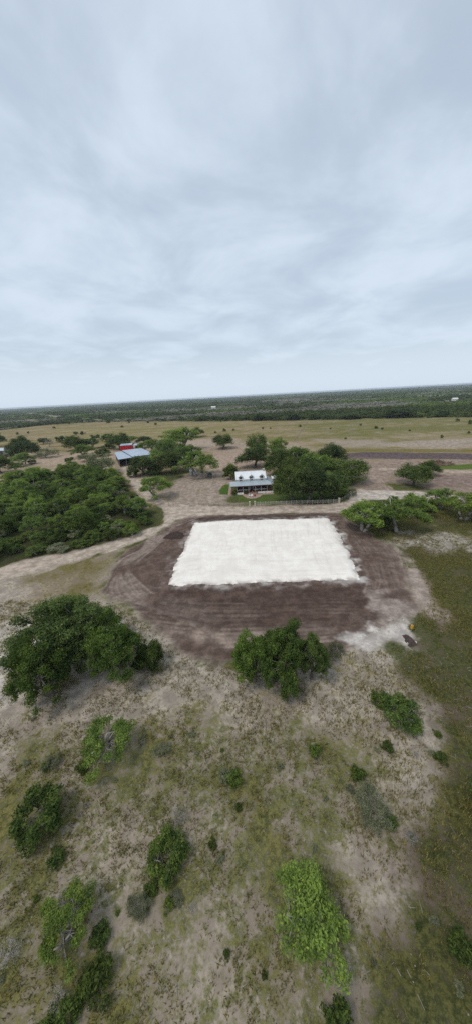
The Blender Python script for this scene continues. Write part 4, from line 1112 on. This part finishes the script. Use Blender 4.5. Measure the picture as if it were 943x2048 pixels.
for k in range(13): s.tube((-3.6 + k * .6, -.015, 0), (-3.6 + k * .6, -.015, 4.98), .03, .03, 4)
s.build('wall_ribs', M['red'], rd)
MB().slab([(-3.8, -.15, 5.12), (3.8, -.15, 5.12), (3.8, 6.2, 5.5), (-3.8, 6.2, 5.5)], .1).build('roof', M['barnroof'], rd)
ls = empty('metal_shed', g3(275, 902), .1); tag(ls, 'open metal-roofed shed right of the red building', 'shed')
MB().slab([(-2.6, 0, 3.9), (3.2, 0, 3.9), (3.2, 7.5, 4.2), (-2.6, 7.5, 4.2)], .1).build('roof', M['barnroof'], ls)
MB().box(-2.4, 3.0, 7.0, 7.1, -.1, 4.05).build('wall', M['darkwall'], ls)
for x in (-2.4, .3, 3.0): MB().box(x - .07, x + .07, .2, .34, -.1, 3.79).build('post', M['steel'], ls)
lh = empty('farm_shed', g3(4, 909), -.1); tag(lh, 'pale green roofed farm shed at the left edge among trees', 'shed')
MB().box(-6, 6, 0, 7, -.1, 2.9).build('wall', M['greywood'], lh)
MB().slab([(-6.4, -.4, 2.95), (6.4, -.4, 2.95), (6.4, 3.5, 4.4), (-6.4, 3.5, 4.4)], .12).slab([(6.4, 7.4, 2.95), (-6.4, 7.4, 2.95), (-6.4, 3.5, 4.4), (6.4, 3.5, 4.4)], .12).build('roof', M['bluegrey'], lh)
MB().box(-1, 1, -.06, -.004, 0, 2.2).build('door', M['darkwall'], lh)
for x in (-4, 3): MB().box(x, x + 1.2, -.06, -.004, 1, 2.1).build('window', M['glass'], lh)
lw = empty('white_shed', g3(19, 914), .25); tag(lw, 'low white-roofed shed in front of the left farm shed', 'shed')
MB().box(-2.6, 2.6, 0, 3, -.1, 2.0).build('wall', M['darkwall'], lw)
MB().slab([(-2.9, -.3, 2.1), (2.9, -.3, 2.1), (2.9, 3.3, 2.6), (-2.9, 3.3, 2.6)], .1).build('roof', M['white'], lw)
MB().box(-.9, .5, -.05, -.004, 0, 1.8).build('door', M['greywood'], lw)
bs = empty('pale_shed', g3(386, 951), -.15); tag(bs, 'small pale blue shed under the wide tree', 'shed')
MB().box(-1.3, 1.3, 0, 2.2, -.05, 2.0).build('wall', M['bluegrey'], bs)
MB().slab([(-1.5, -.2, 2.05), (1.5, -.2, 2.05), (1.5, 1.1, 2.6), (-1.5, 1.1, 2.6)], .08).slab([(1.5, 2.4, 2.05), (-1.5, 2.4, 2.05), (-1.5, 1.1, 2.6), (1.5, 1.1, 2.6)], .08).build('roof', M['white'], bs)
MB().box(-.4, .4, -.05, -.004, 0, 1.8).build('door', M['greywood'], bs)
gt = empty('green_tank', g3(420, 954)); tag(gt, 'dark green water tank at the end of the dark rail fence', 'tank')
MB().tube((0, 0, 0), (0, 0, 1.7), 1.0, 1.0, 16).build('body', M['green'], gt)
MB().tube((0, 0, 1.702), (0, 0, 2.05), 1.0, .25, 16).build('lid', M['green'], gt)
for px, py, w, lab in ((427, 817.5, 6, 'white farm building far out in the brush'), (909, 803, 5, 'white roofed building far off in the brush on the right')):
    o = empty('distant_building', at(px, py)); tag(o, lab, 'building', 'white buildings in the far brush')
    MB().box(-w, w, 0, w * .8, 0, 5).build('wall', M['white'], o)
    MB().slab([(-w - .5, -.5, 5.1), (w + .5, -.5, 5.1), (w + .5, w * .4, 7), (-w - .5, w * .4, 7)], .3).slab([(w + .5, w * .8 + .5, 5.1), (-w - .5, w * .8 + .5, 5.1), (-w - .5, w * .4, 7), (w + .5, w * .4, 7)], .3).build('roof', M['white'], o)
# ------------------------------------------------------------------ heaps and small things
def mound(name, px, py, rx, ry, h, label, cat, soil, seed, rag=.12):
    b = g3(px, py); n, m = 40, 12; V = []; F = []
    for j in range(m + 1):
        r = j / m
        for i in range(n):
            a = 6.2832 * i / n; k = 1 + rag * math.sin(3 * a + seed) + rag * .6 * math.sin(7 * a + 2 * seed)
            x, y = rx * r * k * math.cos(a), ry * r * k * math.sin(a)
            z = h * (1 - r ** 1.6) + float(fbm(np.array([x * 1.6 + seed]), np.array([y * 1.6]), seed, 3)[0] - .5) * h * .55 * (1 - r) - .04 * r
            V.append((x, y, z))
    F = [(j * n + i, j * n + (i + 1) % n, (j + 1) * n + (i + 1) % n, (j + 1) * n + i) for j in range(m) for i in range(n)]
    o = obj(name, mesh_np(name, V, F, True)); o.location = b
    o.data.materials.append(worn(name + '_soil', soil, .4, 3., .95, 0, .9)); tag(o, label, cat)
    return o
mound('dirt_pile', 350, 1072, 2.7, 2.1, 1.25, 'low dark heap of loose earth left of the white pad', 'dirt pile', (.055, .037, .031), 4)
bp = empty('brush_pile', g3(873, 929)); tag(bp, 'long heap of bulldozed logs and branches by the graded strip', 'brush pile')
rs = random.Random(11)
lm_ = []
for k in range(4):
    b = MB(); p = np.array([0., 0, 0]); L = rs.uniform(1.6, 3.2)
    q = p + (L * .5, rs.uniform(-.2, .2), rs.uniform(-.15, .15)); e = q + (L * .5, rs.uniform(-.4, .4), rs.uniform(-.2, .3))
    b.tube(p, q, .17, .13, 6).tube(q, e, .13, .06, 6).tube(q, q + (L * .25, .5, .35), .07, .03, 5)
    m_ = b.mesh('log', True); m_.materials.append(M['log']); lm_.append(m_)
for k in range(150):
    t = rs.uniform(-1, 1); hh = 2.3 * (1 - abs(t) ** 2.2) * (.75 + .25 * math.sin(t * 7 + 1)); yy = rs.uniform(-1, 1)
    l_ = obj('log', lm_[k % 4], None, bp)
    l_.location = (t * 6.6, yy * 2.4, max(.08, hh * (1 - yy * yy * .8) * rs.uniform(.5, 1.0)))
    l_.rotation_euler = (rs.uniform(0, 6.28), rs.uniform(-.5, .5), rs.uniform(0, 6.28)); s_ = rs.uniform(.6, 1.2); l_.scale = (s_, s_, s_)
b = MB(); n = 24
V = [(7.0 * r * math.cos(6.2832 * i / n), 2.7 * r * math.sin(6.2832 * i / n), 1.5 * (1 - r ** 2) - .05) for r in (.01, .35, .7, 1.) for i in range(n)]
b.add(V, [(j * n + i, j * n + (i + 1) % n, (j + 1) * n + (i + 1) % n, (j + 1) * n + i) for j in range(3) for i in range(n)]); b.build('earth_core', M['log'], bp, True)
mound('dark_stump_heap', 818, 1282, .62, 1.15, .75, 'dark earth heap with pale rubble at the lower right of the bare dirt', 'dirt pile', (.075, .055, .05), 9, .2)
for k, (px, py) in enumerate([(824, 1289), (815, 1288), (829, 1286), (806, 1240), (812, 1252)]):
    b = MB(); w = .16 + .05 * (k % 3); z0 = -.05
    lo_ = [(-w, -w * .8, z0), (w, -w * .7, z0), (w * .9, w * .8, z0), (-w * .8, w, z0)]; hi_ = [(-w * .7, -w * .5, w), (w * .6, -w * .6, w * 1.2), (w * .7, w * .5, w * .9), (-w * .6, w * .6, w * 1.1)]
    s = b.hexa(lo_, hi_).build('limestone_rock', M['limestone']); s.location = g3(px, py); s.rotation_euler = (0, 0, k * 1.3)
    tag(s, 'pale limestone chunk lying near the yellow marker post', 'rock', 'limestone chunks by the marker post')
yp = empty('marker_post', g3(821.5, 1262)); tag(yp, 'grey post with a yellow sleeve at the lower right edge of the dirt', 'marker post')
MB().tube((0, 0, -.1), (0, 0, 1.15), .07, .07, 8).build('shaft', M['steel'], yp)
MB().tube((0, 0, .55), (0, 0, 1.05), .19, .19, 10).build('yellow_sleeve', M['yellow'], yp)
MB().tube((0, 0, 1.152), (0, 0, 1.22), .09, .05, 8).build('cap', M['steel'], yp)

# ------------------------------------------------------------------ the air
hz, nt, out = new_mat('haze')
pv = nt.nodes.new('ShaderNodeVolumePrincipled')
pv.inputs['Color'].default_value = (.80, .88, .97, 1); pv.inputs['Density'].default_value = 1.3e-4; pv.inputs['Anisotropy'].default_value = .2
nt.links.new(pv.outputs[0], out.inputs['Volume'])
hb = MB().box(-9700, 9700, -9700, 9700, -1.2, 33.5).build('haze', hz)
tag(hb, 'thin pale blue haze lying over the far brush', 'haze', kind='stuff')
